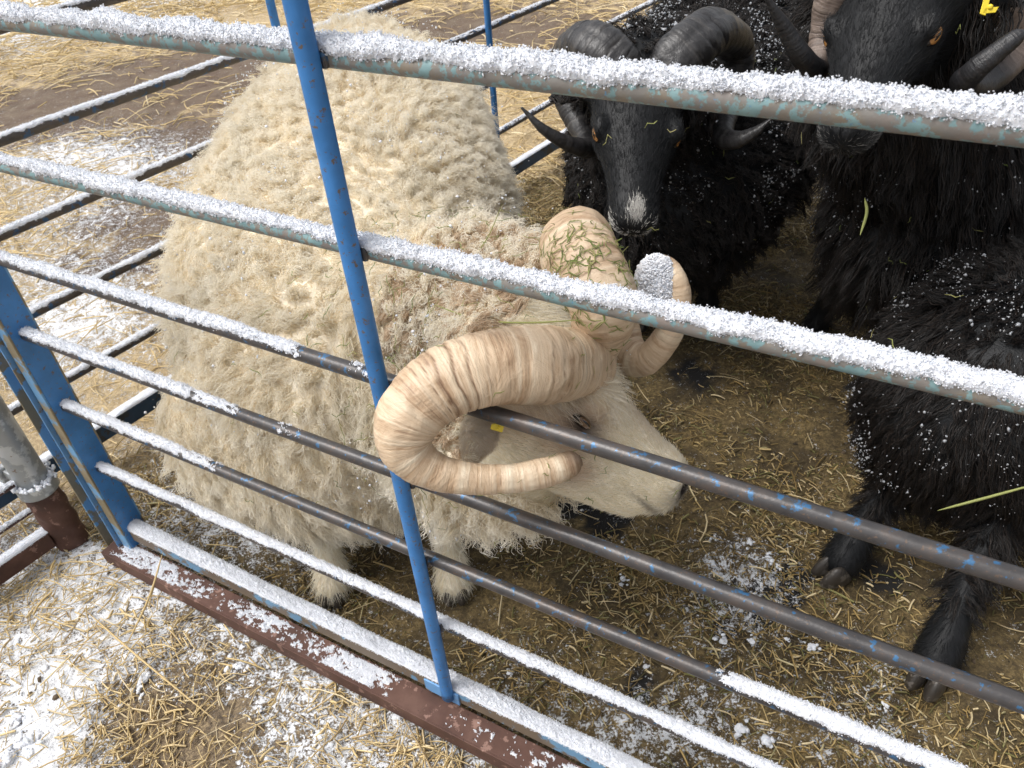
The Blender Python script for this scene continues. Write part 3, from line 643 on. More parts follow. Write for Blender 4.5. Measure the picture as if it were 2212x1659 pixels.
class Head:
    def __init__(s, P0, P1, u, deep=1.0):
        s.dp = deep
        s.o = np.asarray(P0); v = np.asarray(P1) - s.o; s.L = np.linalg.norm(v); s.f = v / s.L
        s.u = nrm(np.asarray(u) - s.f * (np.asarray(u) @ s.f)); s.s = np.cross(s.u, s.f); s.k = s.L / 0.245   # s: the animal's left
        s.ax = np.array([s.f, s.s, s.u])
    def w(s, x, y, z): return s.o + s.k * (x * s.f + y * s.s + z * s.dp * s.u)
    def loc(s, P): return ((np.asarray(P) - s.o) @ s.ax.T) / s.k / np.array([1, 1, s.dp])
    def e(s, x, y, z, a, b, c, rot=0, rz=0):
        ax = s.ax
        if rot: cr, sr = math.cos(rot), math.sin(rot); ax = np.array([cr * s.f + sr * s.u, s.s, -sr * s.f + cr * s.u])
        if rz: cr, sr = math.cos(rz), math.sin(rz); ax = np.array([cr * ax[0] + sr * ax[1], -sr * ax[0] + cr * ax[1], ax[2]])
        return ellip(s.w(x, y, z), ax, np.array([a, b, c * s.dp]) * s.k)
    def blobs(s, wide=1.0, ears=True, ear=None):
        B = []
        st = np.array([(-0.03, .045, .046, -.045), (0.0, .052, .052, -.050), (.04, .057, .056, -.054), (.085, .052, .052, -.053), (.12, .043, .046, -.051),
                       (.155, .035, .040, -.050), (.19, .031, .035, -.048), (.218, .030, .032, -.046), (.236, .026, .027, -.046)])
        for x, b, c, z in catmull(st, 34): B.append(s.e(x, 0, z, .016, b * wide, c))
        for x, b, c, z in catmull(np.array([(.03, .040, .03, -.085), (.08, .034, .026, -.095), (.14, .022, .020, -.088), (.19, .020, .017, -.079), (.215, .019, .014, -.074)]), 18): B.append(s.e(x, 0, z, .014, b * wide, c))
        for q in (-1, 1):
            B.append(s.e(.075, q * .030 * wide, -.078, .042, .022, .034))              # cheek
            B.append(s.e(.082, q * .047 * wide, -.018, .020, .012, .009, rot=-.25)); B.append(s.e(.084, q * .046 * wide, -.028, .018, .011, .006, rot=-.15))     # brow ridge
            B.append(s.e(.090, q * .046 * wide, -.052, .020, .010, .007, rot=-.2))      # lower lid
            B.append(s.e(.229, q * .017 * wide, -.034, .012, .011, .011))                      # nostril rim
            B.append(s.e(.205, q * .016 * wide, -.068, .024, .012, .010))                      # lips
            if ears:
                pts = [s.w(.012, q * .050, -.052), s.w(-.004, q * .082, -.062), s.w(-.012, q * .115, -.078), s.w(-.012, q * .142, -.094)] if ear is None or q != ear[0] else ear[1]
                Cc = catmull(np.array(pts), 14); wd = np.array([.010, .017, .021, .019, .004]); ww = np.interp(np.linspace(0, 1, 14), np.linspace(0, 1, 5), wd) * s.k
                for i, (c_, w_) in enumerate(zip(Cc, ww)):
                    t = nrm(Cc[min(i + 1, 13)] - Cc[max(i - 1, 0)]); b_ = nrm(np.cross(t, s.u)) ; n_ = np.cross(t, b_)
                    B.append(ellip(c_, [t, b_, n_], [.010 * s.k, w_, .0088 * s.k]))
        return B
def horn(name, pts, mat, root, ridges=42, amp=0.035, flat=0.88, up0=(0, 0, 1), blunt=False, n=420, seed=0, keel=0.06, bend=None):
    pts = np.asarray(pts, float); Q = catmull(pts, n); C = Q[:, :3]; r = np.abs(Q[:, 3])
    L = np.concatenate([[0], np.cumsum(np.linalg.norm(np.diff(C, axis=0), axis=1))]); L /= L[-1]
    rg = np.random.default_rng(seed); sp = np.interp(np.arange(n), np.linspace(0, n, 50), rg.uniform(0.4, 1.8, 50)); ph = np.cumsum(sp) / sp.sum() * ridges * 2 * np.pi
    if blunt: r = r * np.where(L > 0.98, np.sqrt(np.clip(1 - ((L - .98) / .02) ** 2, 0.30, 1)), 1)
    k = 48; a = np.linspace(0, 2 * np.pi, k, endpoint=False)
    ring = np.stack([np.cos(a), np.sin(a)], 1); LL, AA = np.repeat(L, k), np.tile(a, n)
    G = np.column_stack([LL * 9, np.cos(AA) * 1.3, np.sin(AA) * 1.3]); wig = (fbm(G, 1, 3, seed) - .5) * 5.0
    deepn = np.clip(fbm(G * [3.2, .5, .5], 1, 3, seed + 4) * 3.0 - 1.15, 0, 1.4)
    if bend: deepn = deepn + 1.6 * np.exp(-((LL - bend[0]) / bend[1]) ** 2)
    grv = (1 - np.abs(np.sin((np.repeat(ph, k) + wig) / 2))) ** 5 * deepn * (1 - .5 * LL)
    V, F = tube(C, r, k, up0, True, lambda t, a: (flat + (1 - flat) * np.abs(np.cos(a)) + keel * np.clip(np.cos(a - 0.6), 0, 1) ** 6))
    nz = fbm(V, 55, 4, seed + 3) - 0.5; nf = fbm(V, 160, 2, seed + 5) - 0.5; cen = np.repeat(C, k, 0)
    V = V + (V - cen) * (nz * 0.12 + nf * .035 - grv * amp * 1.3 + .07 * amp * np.sin(np.repeat(ph, k) + wig))[:, None]
    o = mesh_obj(name, V, F, mat); attr(o, 'hl', LL); attr(o, 'gr', np.clip(grv, 0, 1)); return o
def mat_horn(name, cols, dark, rough=0.5, scale=60, tip=None, streak=0.5):
    m, nt, b = new_mat(name); v = geo_pos(nt)
    a = nt.nodes.new('ShaderNodeAttribute'); a.attribute_name = 'hl'
    n0 = noise(nt, 14, 4, 0.6, v)
    cx = nt.nodes.new('ShaderNodeCombineXYZ'); mm = nt.nodes.new('ShaderNodeMath'); mm.operation = 'MULTIPLY_ADD'; mm.inputs[1].default_value = scale
    nt.links.new(a.outputs['Fac'], mm.inputs[0]); mw = nt.nodes.new('ShaderNodeMath'); mw.operation = 'MULTIPLY'; mw.inputs[1].default_value = 0.9
    nt.links.new(n0.outputs[0], mw.inputs[0]); nt.links.new(mw.outputs[0], mm.inputs[2]); nt.links.new(mm.outputs[0], cx.inputs[0]); nt.links.new(n0.outputs[0], cx.inputs[1])
    n1 = noise(nt, 1.0, 5, 0.7, cx.outputs[0]); n2 = noise(nt, 38, 5, 0.65, v, 1.0)
    r1 = ramp(nt, n1.outputs[0], [(0.34, dark), (0.43, cols[0]), (0.52, cols[1]), (0.64, cols[2])])
    r2 = ramp(nt, n2.outputs[0], [(0.40, (0, 0, 0)), (0.62, (1, 1, 1))]); mx = nt.nodes.new('ShaderNodeMath'); mx.operation = 'MULTIPLY'; mx.inputs[1].default_value = streak
    nt.links.new(r2.outputs[0], mx.inputs[0]); c = mixc(nt, mx.outputs[0], r1.outputs[0], cols[1])
    if tip: tw = min(.06, 1.02 - tip[0]); rt = ramp(nt, a.outputs['Fac'], [(max(0, tip[0] - tw), (0, 0, 0)), (min(1, tip[0] + tw), (1, 1, 1))]); c = mixc(nt, rt.outputs[0], c, tip[1])
    ag = nt.nodes.new('ShaderNodeAttribute'); ag.attribute_name = 'gr'; c = mixc(nt, ag.outputs['Fac'], c, dark)
    nt.links.new(c, b.inputs['Base Color']); b.inputs['Roughness'].default_value = rough
    hsum = nt.nodes.new('ShaderNodeMath'); hsum.operation = 'ADD'; nt.links.new(n1.outputs[0], hsum.inputs[0]); nt.links.new(n2.outputs[0], hsum.inputs[1])
    bump(nt, b, hsum.outputs[0], 0.8, 0.0028); return m
MT['horn_tan'] = mat_horn('tan_horn', [(0.46, 0.31, 0.19), (0.63, 0.48, 0.33), (0.76, 0.65, 0.49)], (0.24, 0.14, 0.08), 0.42, 42, tip=(.985, (.20, .13, .085)), streak=0.70)
MT['horn_black'] = mat_horn('black_horn', [(0.022, 0.021, 0.022), (0.035, 0.034, 0.035), (0.07, 0.065, 0.062)], (0.012, 0.011, 0.011), 0.34, 55, streak=0.5)
MT['horn_brown'] = mat_horn('brown_black_horn', [(0.14, 0.105, 0.085), (0.20, 0.155, 0.13), (0.26, 0.21, 0.18)], (0.06, 0.045, 0.04), 0.4, 55, tip=(.50, (.02, .02, .022)), streak=0.4)
def mat_eye(name, iris):
    m, nt, b = new_mat(name); v = geo_pos(nt); sx = nt.nodes.new('ShaderNodeSeparateXYZ'); nt.links.new(v, sx.inputs[0])
    def mth(op, a, bb):
        n = nt.nodes.new('ShaderNodeMath'); n.operation = op
        for i, x in enumerate((a, bb)):
            if isinstance(x, (int, float)): n.inputs[i].default_value = x
            else: nt.links.new(x, n.inputs[i])
        return n.outputs[0]
    px = mth('POWER', mth('ABSOLUTE', sx.outputs[0], 0), 2.0); py = mth('POWER', mth('ABSOLUTE', sx.outputs[1], 0), 2.0)
    pu = mth('ADD', mth('MULTIPLY', px, 1 / .5 ** 2), mth('MULTIPLY', py, 1 / .2 ** 2)); ir = mth('ADD', px, py)
    c = ramp(nt, pu, [(0.9, (0.004, 0.004, 0.005)), (1.0, iris)]); k = ramp(nt, ir, [(0.50, (0, 0, 0)), (0.60, (1, 1, 1))])
    cc = mixc(nt, k.outputs[0], c.outputs[0], (0.012, 0.009, 0.008)); nt.links.new(cc, b.inputs['Base Color']); b.inputs['Roughness'].default_value = 0.08
    b.inputs['Coat Weight'].default_value = 0.6; return m
MT['eye_amber'] = mat_eye('amber_eye', (0.42, 0.19, 0.05)); MT['eye_dark'] = mat_eye('dark_eye', (0.14, 0.08, 0.04))
def eye(H, q, mat, x=.086, y=.0475, z=-.036, r=.0145, sq=0.74, name='eye', wide=1.0):
    V0, F0 = I3; o = mesh_obj(name, V0, F0, mat)
    zax = nrm(q * 0.86 * H.s + 0.32 * H.u + 0.30 * H.f); xax = nrm(H.f - zax * (H.f @ zax)); yax = np.cross(zax, xax)
    Mx = Matrix.Identity(4)
    for i in range(3):
        Mx[i][0], Mx[i][1], Mx[i][2], Mx[i][3] = xax[i] * r * H.k * 1.1, yax[i] * r * H.k * sq, zax[i] * r * H.k * .8, H.w(x, q * y * wide, z)[i]
    o.matrix_world = Mx; return o
def hoof(P, fwd, mat=None, s=1.0):
    f = nrm([fwd[0], fwd[1], 0]); sd = np.cross([0, 0, 1], f); g = Geo()
    for q in (-1, 1):
        V0, F0 = I3; V = V0.copy(); V[:, 2] = np.where(V[:, 2] < 0, V[:, 2] * 0.35, V[:, 2]); V[:, 1] *= 0.42
        V[:, 0] = V[:, 0] * (1 - 0.25 * np.clip(V[:, 2], 0, 1)); V = V * np.array([.030, .030, .034]) * s
        g.add(V[:, :1] * f + V[:, 1:2] * sd + V[:, 2:] * [0, 0, 1] + P + f * 0.012 * s + sd * q * 0.0135 * s + [0, 0, 0.010 * s], F0)
    return g.build('hoof', MT['hoof'], smooth=True)
def leg(foot, top, fwd, kind='front', s=1.0, rt=0.06):
    foot = np.asarray(foot, float); top = np.asarray(top, float); f = nrm([fwd[0], fwd[1], 0]); P = lambda z, a, r, r2=None: (*(foot * (1 - (z / top[2])) + top * (z / top[2]))[:2] + f[:2] * a, z, r * s, (r2 or r) * s)
    if kind == 'front': pts = [P(.030, .004, .026), P(.055, -.004, .0235), P(.085, -.006, .019), P(.13, -.004, .0185), P(.165, .002, .024), P(.20, .0, .023), P(.26, -.012, .034), (*top, rt, rt)]
    else: pts = [P(.030, .004, .026), P(.055, -.004, .0235), P(.09, -.010, .018), P(.15, -.028, .020), P(.19, -.040, .026), P(.23, -.022, .028), P(.28, .01, .045), (*top, rt, rt)]
    return chain(pts, 34)
def flecks(name, body_or_pts, n, keep, rad, seed, mat, lift=0.02, spread=0.006, clus=None):
    P, Nn = sample(body_or_pts, n, keep, seed); r = np.random.default_rng(seed)
    C = P + Nn * (lift + r.uniform(-.4, .5, (n, 1)) * lift) + r.normal(0, spread, (n, 3))
    V, F = grains(C, rad * (0.35 + r.exponential(0.55, n).clip(0, 2.2)), I1, seed, 1.0, 0.4); return mesh_obj(name, V, F, mat)
def bits(name, P, Nn, mat, L, rad, seed, curve=0.2):      # hay lying on the animal
    r = np.random.default_rng(seed); n = len(P); L = L * r.uniform(.5, 1.4, n); d = r.normal(0, 1, (n, 3)); d = unit(d - Nn * (d * Nn).sum(1)[:, None] * 0.85)
    sd2 = unit(np.cross(d, Nn)); V = []
    for t in (-.5, -.17, .17, .5):
        c = P + d * (t * L)[:, None] + sd2 * ((1 - 4 * t * t) * L * curve * r.normal(0, 1, n))[:, None] * (abs(t) < .3) + Nn * 0.001
        for a in (.3, 2.4, 4.5): V.append(c + (sd2 * np.cos(a) * 1.3 + Nn * np.sin(a) * .6) * rad * (1 if abs(t) < .3 else .5))
    V = np.stack(V, 1).reshape(-1, 3); base = (np.arange(n) * 12)[:, None]; F = []
    for i in range(3):
        for j in range(3): F.append(np.concatenate([base + i * 3 + j, base + i * 3 + (j + 1) % 3, base + i * 3 + 3 + (j + 1) % 3, base + i * 3 + 3 + j], 1))
    return mesh_obj(name, V, np.concatenate(F), mat, smooth=False)
def blade(name, pts, r, mat):
    C = catmull(np.array(pts), 24); V, F = tube(C, r * (1 - np.abs(np.linspace(-1, 1, 24)) ** 3 * .85), 6); return mesh_obj(name, V, F, mat, smooth=True)
# ------------------------------------------------------------------ the white ram
def px(*rows): return [(*atd(x, y, d), r) for x, y, d, r in rows]
ram = empty('white_ram', (-0.28, 1.1, 0)); tag(ram, 'shaggy cream white ram with tan spiral horns, head turned against the hurdle', 'ram')
HR = Head(atd(1182, 697, .805), atd(1528, 985, .865), np.array([.672, .295, .679]), 1.3)
torso = chain([(-.235, .905, .36, .12, .13), (-.25, .96, .385, .185, .185), (-.275, 1.08, .385, .25, .235), (-.300, 1.26, .405, .300, .235), (-.290, 1.46, .435, .310, .24), (-.285, 1.68, .475, .285, .225), (-.300, 1.88, .510, .21, .185), (-.31, 1.97, .515, .14, .13)], 26)
torso += chain([(-.45, .99, .300, .125, .145), (-.29, .93, .285, .135, .145), (-.14, .93, .300, .115, .130)], 10)
neck = chain([(-.22, 1.0, .445, .13, .14), (*atd(1005, 680, 1.06), .112, .118), (*atd(1120, 712, .97), .094, .100), (*HR.w(-.01, 0, -.055), .058, .062)], 14)
throat = chain([(-.20, .93, .42, .11), (*atd(1030, 985, .98), .080), (*atd(1120, 990, .93), .060), (*HR.w(.05, 0, -.09), .036)], 12)
fl, fr_ = np.array([-0.345, 0.845, 0]), np.array([-0.128, 0.83, 0])
blobs = torso + neck + throat + HR.blobs(wide=1.12, ear=(-1, [HR.w(.0, -.045, -.050), atd(1050, 915, .770), atd(1030, 950, .752), atd(1014, 996, .745)]))
blobs += leg(fl, (-.345, .95, .34), (0, -1), s=1.12) + leg(fr_, (-.15, .93, .34), (0, -1), s=1.12)
blobs += leg((-.53, 1.62, 0), (-.50, 1.60, .36), (0, -1), 'hind') + leg((-.30, 1.66, 0), (-.33, 1.60, .36), (0, -1), 'hind')
body = remesh('body', blobs, .0045, MT['ram_skin'], 7)
V, T_, Nv = surf(body)
def rh(P): return HR.loc(P)
def is_head(P, e=0.0): l = rh(P); return ((l[:, 0] > -0.035 + e) & (np.abs(l[:, 1]) < .075) & (l[:, 2] > -.135) & (l[:, 2] < .05) & (l[:, 0] < .3)).astype(float)
def is_ear(P): l = rh(P); return ((l[:, 0] > -.09) & (l[:, 0] < .03) & (l[:, 1] < -.062) & (np.linalg.norm(P - atd(1030, 950, .752), axis=1) < .045)).astype(float)
def is_leg(P): return ((P[:, 2] < .155) & ((P[:, 2] < .135) | (np.minimum(np.linalg.norm(P[:, :2] - fl[:2] - [0, .05], axis=1), np.linalg.norm(P[:, :2] - fr_[:2] - [0, .05], axis=1)) < .07))).astype(float)
carve(body, HR, [([.238, .019, -.034], [.008, .006, .006], .006, True), ([.225, 0, -.064], [.028, .05, .0035], .0035, False), ([.10, .05, -.045], [.022, .02, .018], .006, True), ([.15, .04, -.045], [.03, .012, .02], .005, True)])
V, T_, Nv = surf(body)
earC = np.array([atd(1050, 915, .76), atd(1032, 950, .752), atd(1016, 985, .745)])
def spotf(P):
    l = rh(P); ed = np.min(np.linalg.norm(P[:, None] - earC[None], axis=2), 1); return .28 * np.exp(-(ed / .026) ** 4) + .75 * np.exp(-(((l - [.085, -.052, -.045]) / [.032, .05, .026]) ** 2).sum(1)) + .55 * np.exp(-(((l - [.125, -.03, -.078]) / [.024, .05, .016]) ** 2).sum(1)) + .4 * np.exp(-(((l - [.16, 0, -.0]) / [.06, .03, .02]) ** 2).sum(1)) + .5 * np.exp(-(((l - [.03, -.06, -.06]) / [.03, .05, .03]) ** 2).sum(1)) * fbm(P, 40, 2, 3)
def darkf(P):
    l = rh(P); a = np.abs(l); ed = np.min(np.linalg.norm(P[:, None] - earC[None], axis=2), 1)
    return .10 * np.exp(-(ed / .022) ** 4) * fbm(P, 90, 2, 5) * 2 + .75 * np.exp(-(((l - [.246, -.012, -.036]) / [.016, .028, .017]) ** 2).sum(1)) + np.exp(-(((a - [.239, .019, .034]) / [.008, .006, .006]) ** 2).sum(1)) + .55 * np.exp(-(((l - [.225, 0, -.064]) / [.026, .05, .0028]) ** 2).sum(1)) + .85 * np.exp(-(((l - [.094, -.058, -.043]) / [.022, .03, .009]) ** 2).sum(1))
attr(body, 'spot', np.clip(spotf(V), 0, 1)); attr(body, 'dark', np.clip(darkf(V), 0, 1))
hl1 = np.array([atd(x, y, .73) for x, y in ((1000, 790), (1130, 780), (1240, 790), (950, 980), (1060, 1000), (1150, 1000))])
def lenf(P): dd = np.min(np.linalg.norm(P[:, None] - hl1[None], axis=2), 1); return np.clip((dd - .05) / .16, .18, 1.0)
def wkeep(P): return (1 - is_head(P)) * (1 - is_leg(P)) * (np.linalg.norm(P - atd(1035, 945, .78), axis=1) > .042) * np.where(P[:, 1] > 1.75, .6, 1)
fleece = wool('fleece', body, 190000, lambda P: wkeep(P) * np.where(np.linalg.norm(P - atd(1130, 690, .95), axis=1) < .05, .0, 1), MT['fleece'], .036, 12500, clump=.66, crimp=.0036, freq=2.5, down=.35, out=.45, noisew=.95, rad=.00042, seed=3, nscale=6, dj=.42, tints={'spot': lambda P: .8 * np.exp(-(np.linalg.norm(P - atd(850, 850, .92), axis=1) / .11) ** 2) * (.4 + 1.2 * fbm(P, 30, 3, 9)) + .6 * np.exp(-((P[:, 2] - .2) / .05) ** 2) * fbm(P, 14, 2, 4) + 1.6 * np.clip(fbm(P, 9, 3, 19) - .58, 0, 1)}, k=10, frizz=.0007, lenf=lenf)
nk = wool('neck_wool', body, 52000, lambda P: wkeep(P) * (np.linalg.norm(P - atd(1130, 690, .95), axis=1) < .19), MT['neckhair'], .018, 1100, clump=.6, crimp=.0012, freq=1.2, down=.2, out=.35, noisew=.5, rad=.0004, seed=4, k=6)
eyeP = HR.w(.084, -.060, -.037)
fh = fur('face_hair', body, 52000, lambda P: is_head(P, .0) * (np.linalg.norm(P - eyeP, axis=1) > .0100), MT['facehair'], .0065, lambda P: np.tile(-HR.f, (len(P), 1)) + np.array([0, 0, -.2]), out=.30, rad=.00026, seed=5, tints={'spot': spotf, 'dark': darkf})
tf = fur('poll_tuft', body, 9000, lambda P: is_head(P, -.02) * (np.linalg.norm(P - eyeP, axis=1) > .03) * np.exp(-(((rh(P) - [.035, 0, .0]) / [.035, .07, .03]) ** 2).sum(1)), MT['facehair'], .022, lambda P: np.tile(.6 * HR.f - .3 * HR.s, (len(P), 1)), out=.6, rad=.0003, seed=15, k=5, jit=.45, tints={'spot': spotf})
eh = fur('ear_hair', body, 4000, is_ear, MT['facehair'], .005, lambda P: np.tile([0, 0, -1.0], (len(P), 1)), out=.4, rad=.00025, seed=6, tints={'spot': spotf, 'dark': darkf})
lh = fur('leg_hair', body, 22000, lambda P: (P[:, 2] < .24) & (P[:, 1] < 1.2), MT['facehair'], .020, lambda P: np.tile([0, 0, -1.0], (len(P), 1)), out=.30, rad=.0004, seed=7)
h1 = horn('horn', px((1276, 788, .812, .031), (1244, 786, .772, .0350), (1208, 787, .744, .0365), (1170, 788, .722, .0370), (1080, 793, .705, .0355), (990, 816, .695, .0335), (920, 858, .690, .0315), (878, 915, .690, .0285), (880, 972, .698, .0245), (930, 1014, .705, .0185), (1010, 1033, .710, .0155), (1100, 1034, .715, .0140), (1180, 1020, .720, .0145), (1238, 1000, .725, .0125), (1254, 995, .727, .010)), MT['horn_tan'], ram, 60, .030, .90, cvec(0, 1, 0), True, 420, 1, bend=(.43, .055))
h2 = horn('horn', px((1272, 770, .850, .024), (1296, 715, .795, .030), (1303, 662, .755, .034), (1278, 600, .755, .0365), (1250, 552, .785, .039), (1245, 520, .835, .0375), (1270, 540, .90, .034), (1310, 640, .945, .030), (1345, 750, .945, .026), (1392, 778, .915, .020), (1440, 728, .89, .0175), (1462, 672, .87, .0165), (1462, 615, .86, .015), (1440, 572, .86, .011), (1405, 556, .86, .005)), MT['horn_tan'], ram, 56, .030, .90, cvec(1, 0, 0), False, 420, 2)
e1 = eye(HR, -1, MT['eye_dark'], .084, .0535, -.039, .0125, sq=.46); e2 = eye(HR, 1, MT['eye_dark'], .084, .0525, -.041, .0130, sq=.48)
hv = [hoof(fl, (0, -1), s=.82), hoof(fr_, (0, -1), s=.82), hoof(np.array([-.53, 1.62, 0]), (0, -1)), hoof(np.array([-.30, 1.66, 0]), (0, -1))]
g = Geo(); q = atd(1076, 924, .742); a_, b_, c_ = cvec(.95, -.25, .1), cvec(.25, .9, .3), cvec(-.1, -.3, .95)
for dx, dy, wx, wy in ((0, 0, .0052, .0036), (-.004, -.0005, .003, .0028)): g.box(q + a_ * dx + b_ * dy, a_ * wx, b_ * wy, c_ * .0007 * (1 + abs(dx) * 50))
V0, F0 = I2; g.add(V0 * .0017 + q + c_ * .001 + b_ * .001, F0)
mm, nn, bb_ = new_mat('yellow_plastic'); bb_.inputs['Base Color'].default_value = (.78, .60, .04, 1); bb_.inputs['Roughness'].default_value = .35; MT['yellow'] = mm
et = g.build('ear_tag', MT['yellow'], bevel=.0006)
# snow packed in the far horn's hollow, snow dusting, hay
r = np.random.default_rng(2)
hc, ha = atd(1418, 622, .858), np.array([cvec(1, .1, 0), cvec(-.1, 1, .3), cvec(0, -.3, 1)])
V0, F0 = ico(5); bs = V0 * (0.75 + 0.5 * fbm(V0, 3.5, 5, 4, .75))[:, None] * np.array([.025, .038, .012])
bs = bs @ ha + hc; rd = r.normal(0, 1, (2600, 3)); rd /= np.linalg.norm(rd, axis=1)[:, None]
gv, gf = grains((rd * [.0245, .037, .0125]) @ ha + hc, r.uniform(.0006, .0018, 2600), I1, 2)
Vs_ = np.concatenate([bs, gv]); Fs_ = np.concatenate([F0, gf + len(bs)])
hs_ = mesh_obj('horn_snow', Vs_, Fs_, MT['snow'])
sf_ = flecks('snow_flecks', body, 2600, lambda P: wkeep(P) * np.clip(fbm(P, 6, 3, 2) * 2 - .75, 0.02, 1) * (P[:, 2] > .3), .0010, 8, MT['snow'], .034)
Pn, Nn_ = sample(body, 420, lambda P: wkeep(P) * np.exp(-(np.linalg.norm(P - atd(1000, 720, .95), axis=1) / .22) ** 2), 9)
b1 = bits('hay_bits', Pn + Nn_ * .03, Nn_, MT['hay_green'], .018, .00055, 3); tag(b1, kind='stuff')
Pn, Nn_ = sample(body, 60, lambda P: is_head(P), 10); b2 = bits('hay_bits', Pn + Nn_ * .005, Nn_, MT['hay_green'], .012, .0005, 4); tag(b2, kind='stuff')
Pn, Nn_ = sample(h2, 260, lambda P: np.exp(-(np.linalg.norm(P - atd(1255, 575, .74), axis=1) / .05) ** 2), 11); b3 = bits('hay_bits', Pn, Nn_, MT['hay_green'], .017, .0006, 5); tag(b3, kind='stuff')
Pn, Nn_ = sample(h1, 26, lambda P: 1 + 0 * P[:, 0], 12); b4 = bits('hay_bits', Pn, Nn_, MT['hay_green'], .010, .00045, 6); tag(b4, kind='stuff')
bl = [blade('hay_stalk', [atd(930, 655, .86), atd(1030, 690, .80), atd(1140, 697, .745), atd(1270, 690, .735)], .0011, MT['hay_green']), blade('hay_stalk', [atd(1020, 560, .93), atd(1055, 510, .92), atd(1085, 440, .90)], .0007, MT['hay_green'])]
adopt(ram, body, fleece, nk, fh, tf, eh, lh, h1, h2, e1, e2, et, hs_, sf_, b1, b2, b3, b4, *hv, *bl)

# ------------------------------------------------------------------ black sheep
def black_sheep(name, label, H, torso_pts, neck_pts, legs, nwool, wlen, seed, rad=.0006, kw=None, legs_s=1.15, headhair=9000, zlow=.19):
    root = empty(name, (float(torso_pts[1][0]), float(torso_pts[1][1]), 0)); tag(root, label, 'black sheep')
    B = chain(torso_pts, 24) + (chain(neck_pts, 14) if neck_pts else [])
    if H: B += H.blobs(wide=1.32)
    parts = []
    for (foot, top, fw, kind) in legs: B += leg(foot, top, fw, kind, s=legs_s); parts.append(hoof(np.array(foot, float), fw))
    bd = remesh('body', B, .0058, MT['blk_skin'], 7)
    hd = (lambda P, e=-.03: ((H.loc(P)[:, 0] > e) & (np.abs(H.loc(P)[:, 1]) < .085) & (H.loc(P)[:, 2] > -.13) & (H.loc(P)[:, 2] < .05) & (H.loc(P)[:, 0] < .3)).astype(float)) if H else (lambda P, e=0: np.zeros(len(P)))
    keep = lambda P: (1 - hd(P)) * (P[:, 2] > zlow)
    parts.append(bd); parts.append(wool('fleece', bd, nwool, keep, MT['blackwool'], wlen, int(nwool / 18), seed=seed, rad=rad, **(kw or {})))
    parts.append(fur('leg_hair', bd, 16000, lambda P: (P[:, 2] < .24).astype(float), MT['blackhair'], .018, lambda P: np.tile([0, 0, -1.0], (len(P), 1)), rad=.0004, seed=seed + 1))
    if H: parts.append(fur('face_hair', bd, headhair, hd, MT['blackhair'], .008, lambda P: np.tile(-H.f, (len(P), 1)), out=.2, rad=.00035, seed=seed + 2))
    return root, bd, parts, hd
# A: facing the camera, white nose
HA = Head(atd(1388, 165, 1.20), atd(1378, 470, 1.15), cvec(0, 0, 1))
T_A = [(.33, 1.42, .38, .12, .13), (.37, 1.50, .41, .20, .19), (.44, 1.66, .43, .255, .22), (.54, 1.86, .44, .27, .225), (.66, 2.1, .45, .26, .22), (.74, 2.28, .45, .18, .17)]
root, bd, parts, hd = black_sheep('black_sheep', 'black horned sheep with a white nose tip facing the camera behind the hurdle', HA, T_A,
    [(.36, 1.50, .48, .15, .16), (*atd(1400, 250, 1.46), .12, .12), (*HA.w(-.03, 0, -.06), .08, .08)],
    [((.33, 1.60, 0), (.36, 1.60, .32), (-.2, -1), 'front'), ((.50, 1.58, 0), (.50, 1.60, .32), (-.2, -1), 'front'), ((.80, 2.02, 0), (.72, 2.05, .34), (-.2, -1), 'hind'), ((.60, 2.2, 0), (.62, 2.15, .34), (-.2, -1), 'hind')],
    60000, .034, 20, rad=.0007, kw=dict(clump=.85, crimp=.0035, freq=2.0, down=.35, out=.6, noisew=.6))
V, T_, Nv = surf(bd); l = HA.loc(V)
white = np.clip(np.exp(-(((l - [.224, 0, -.016]) / [.013, .009, .02]) ** 2).sum(1)) * 1.2, 0, 1)
lip = np.exp(-(((l[:, 0] - .232) / .013) ** 2 + ((l[:, 2] + .062) / .018) ** 2))
nost = np.exp(-(((np.abs(l) - [.238, .017, .034]) / [.009, .006, .008]) ** 2).sum(1))
attr(bd, 'spot', np.clip(white + .55 * lip, 0, .9)); attr(bd, 'dark', np.clip(nost, 0, 1))
def wk(P): l = HA.loc(P); return np.exp(-(((l - [.224, 0, -.016]) / [.013, .009, .02]) ** 2).sum(1)) + .55 * np.exp(-(((l[:, 0] - .234) / .012) ** 2 + ((l[:, 2] + .064) / .016) ** 2)) * (np.abs(l[:, 1]) < .05)
parts.append(fur('nose_hair', bd, 2600, wk, MT['whitehair'], .005, lambda P: np.tile(-HA.f, (len(P), 1)), out=.3, rad=.0004, seed=31))
parts += [horn('horn', px((1362, 172, 1.22, .032), (1335, 140, 1.195, .038), (1290, 103, 1.20, .039), (1245, 100, 1.25, .036), (1222, 150, 1.36, .034), (1232, 220, 1.39, .029), (1262, 285, 1.37, .024), (1275, 318, 1.31, .019), (1232, 312, 1.25, .0155), (1175, 280, 1.21, .0095), (1126, 232, 1.19, .002)), MT['horn_black'], root, 30, .10, .80, cvec(0, 1, .5), seed=5),
          horn('horn', px((1418, 172, 1.22, .032), (1450, 140, 1.195, .038), (1500, 95, 1.20, .039), (1545, 68, 1.25, .038), (1585, 90, 1.36, .036), (1590, 160, 1.40, .031), (1570, 235, 1.39, .026), (1560, 290, 1.34, .020), (1590, 302, 1.28, .015), (1630, 285, 1.25, .009), (1665, 258, 1.23, .002)), MT['horn_black'], root, 30, .10, .80, cvec(0, 1, .5), seed=6),
          eye(HA, -1, MT['eye_amber'], wide=1.30), eye(HA, 1, MT['eye_amber'], wide=1.30)]
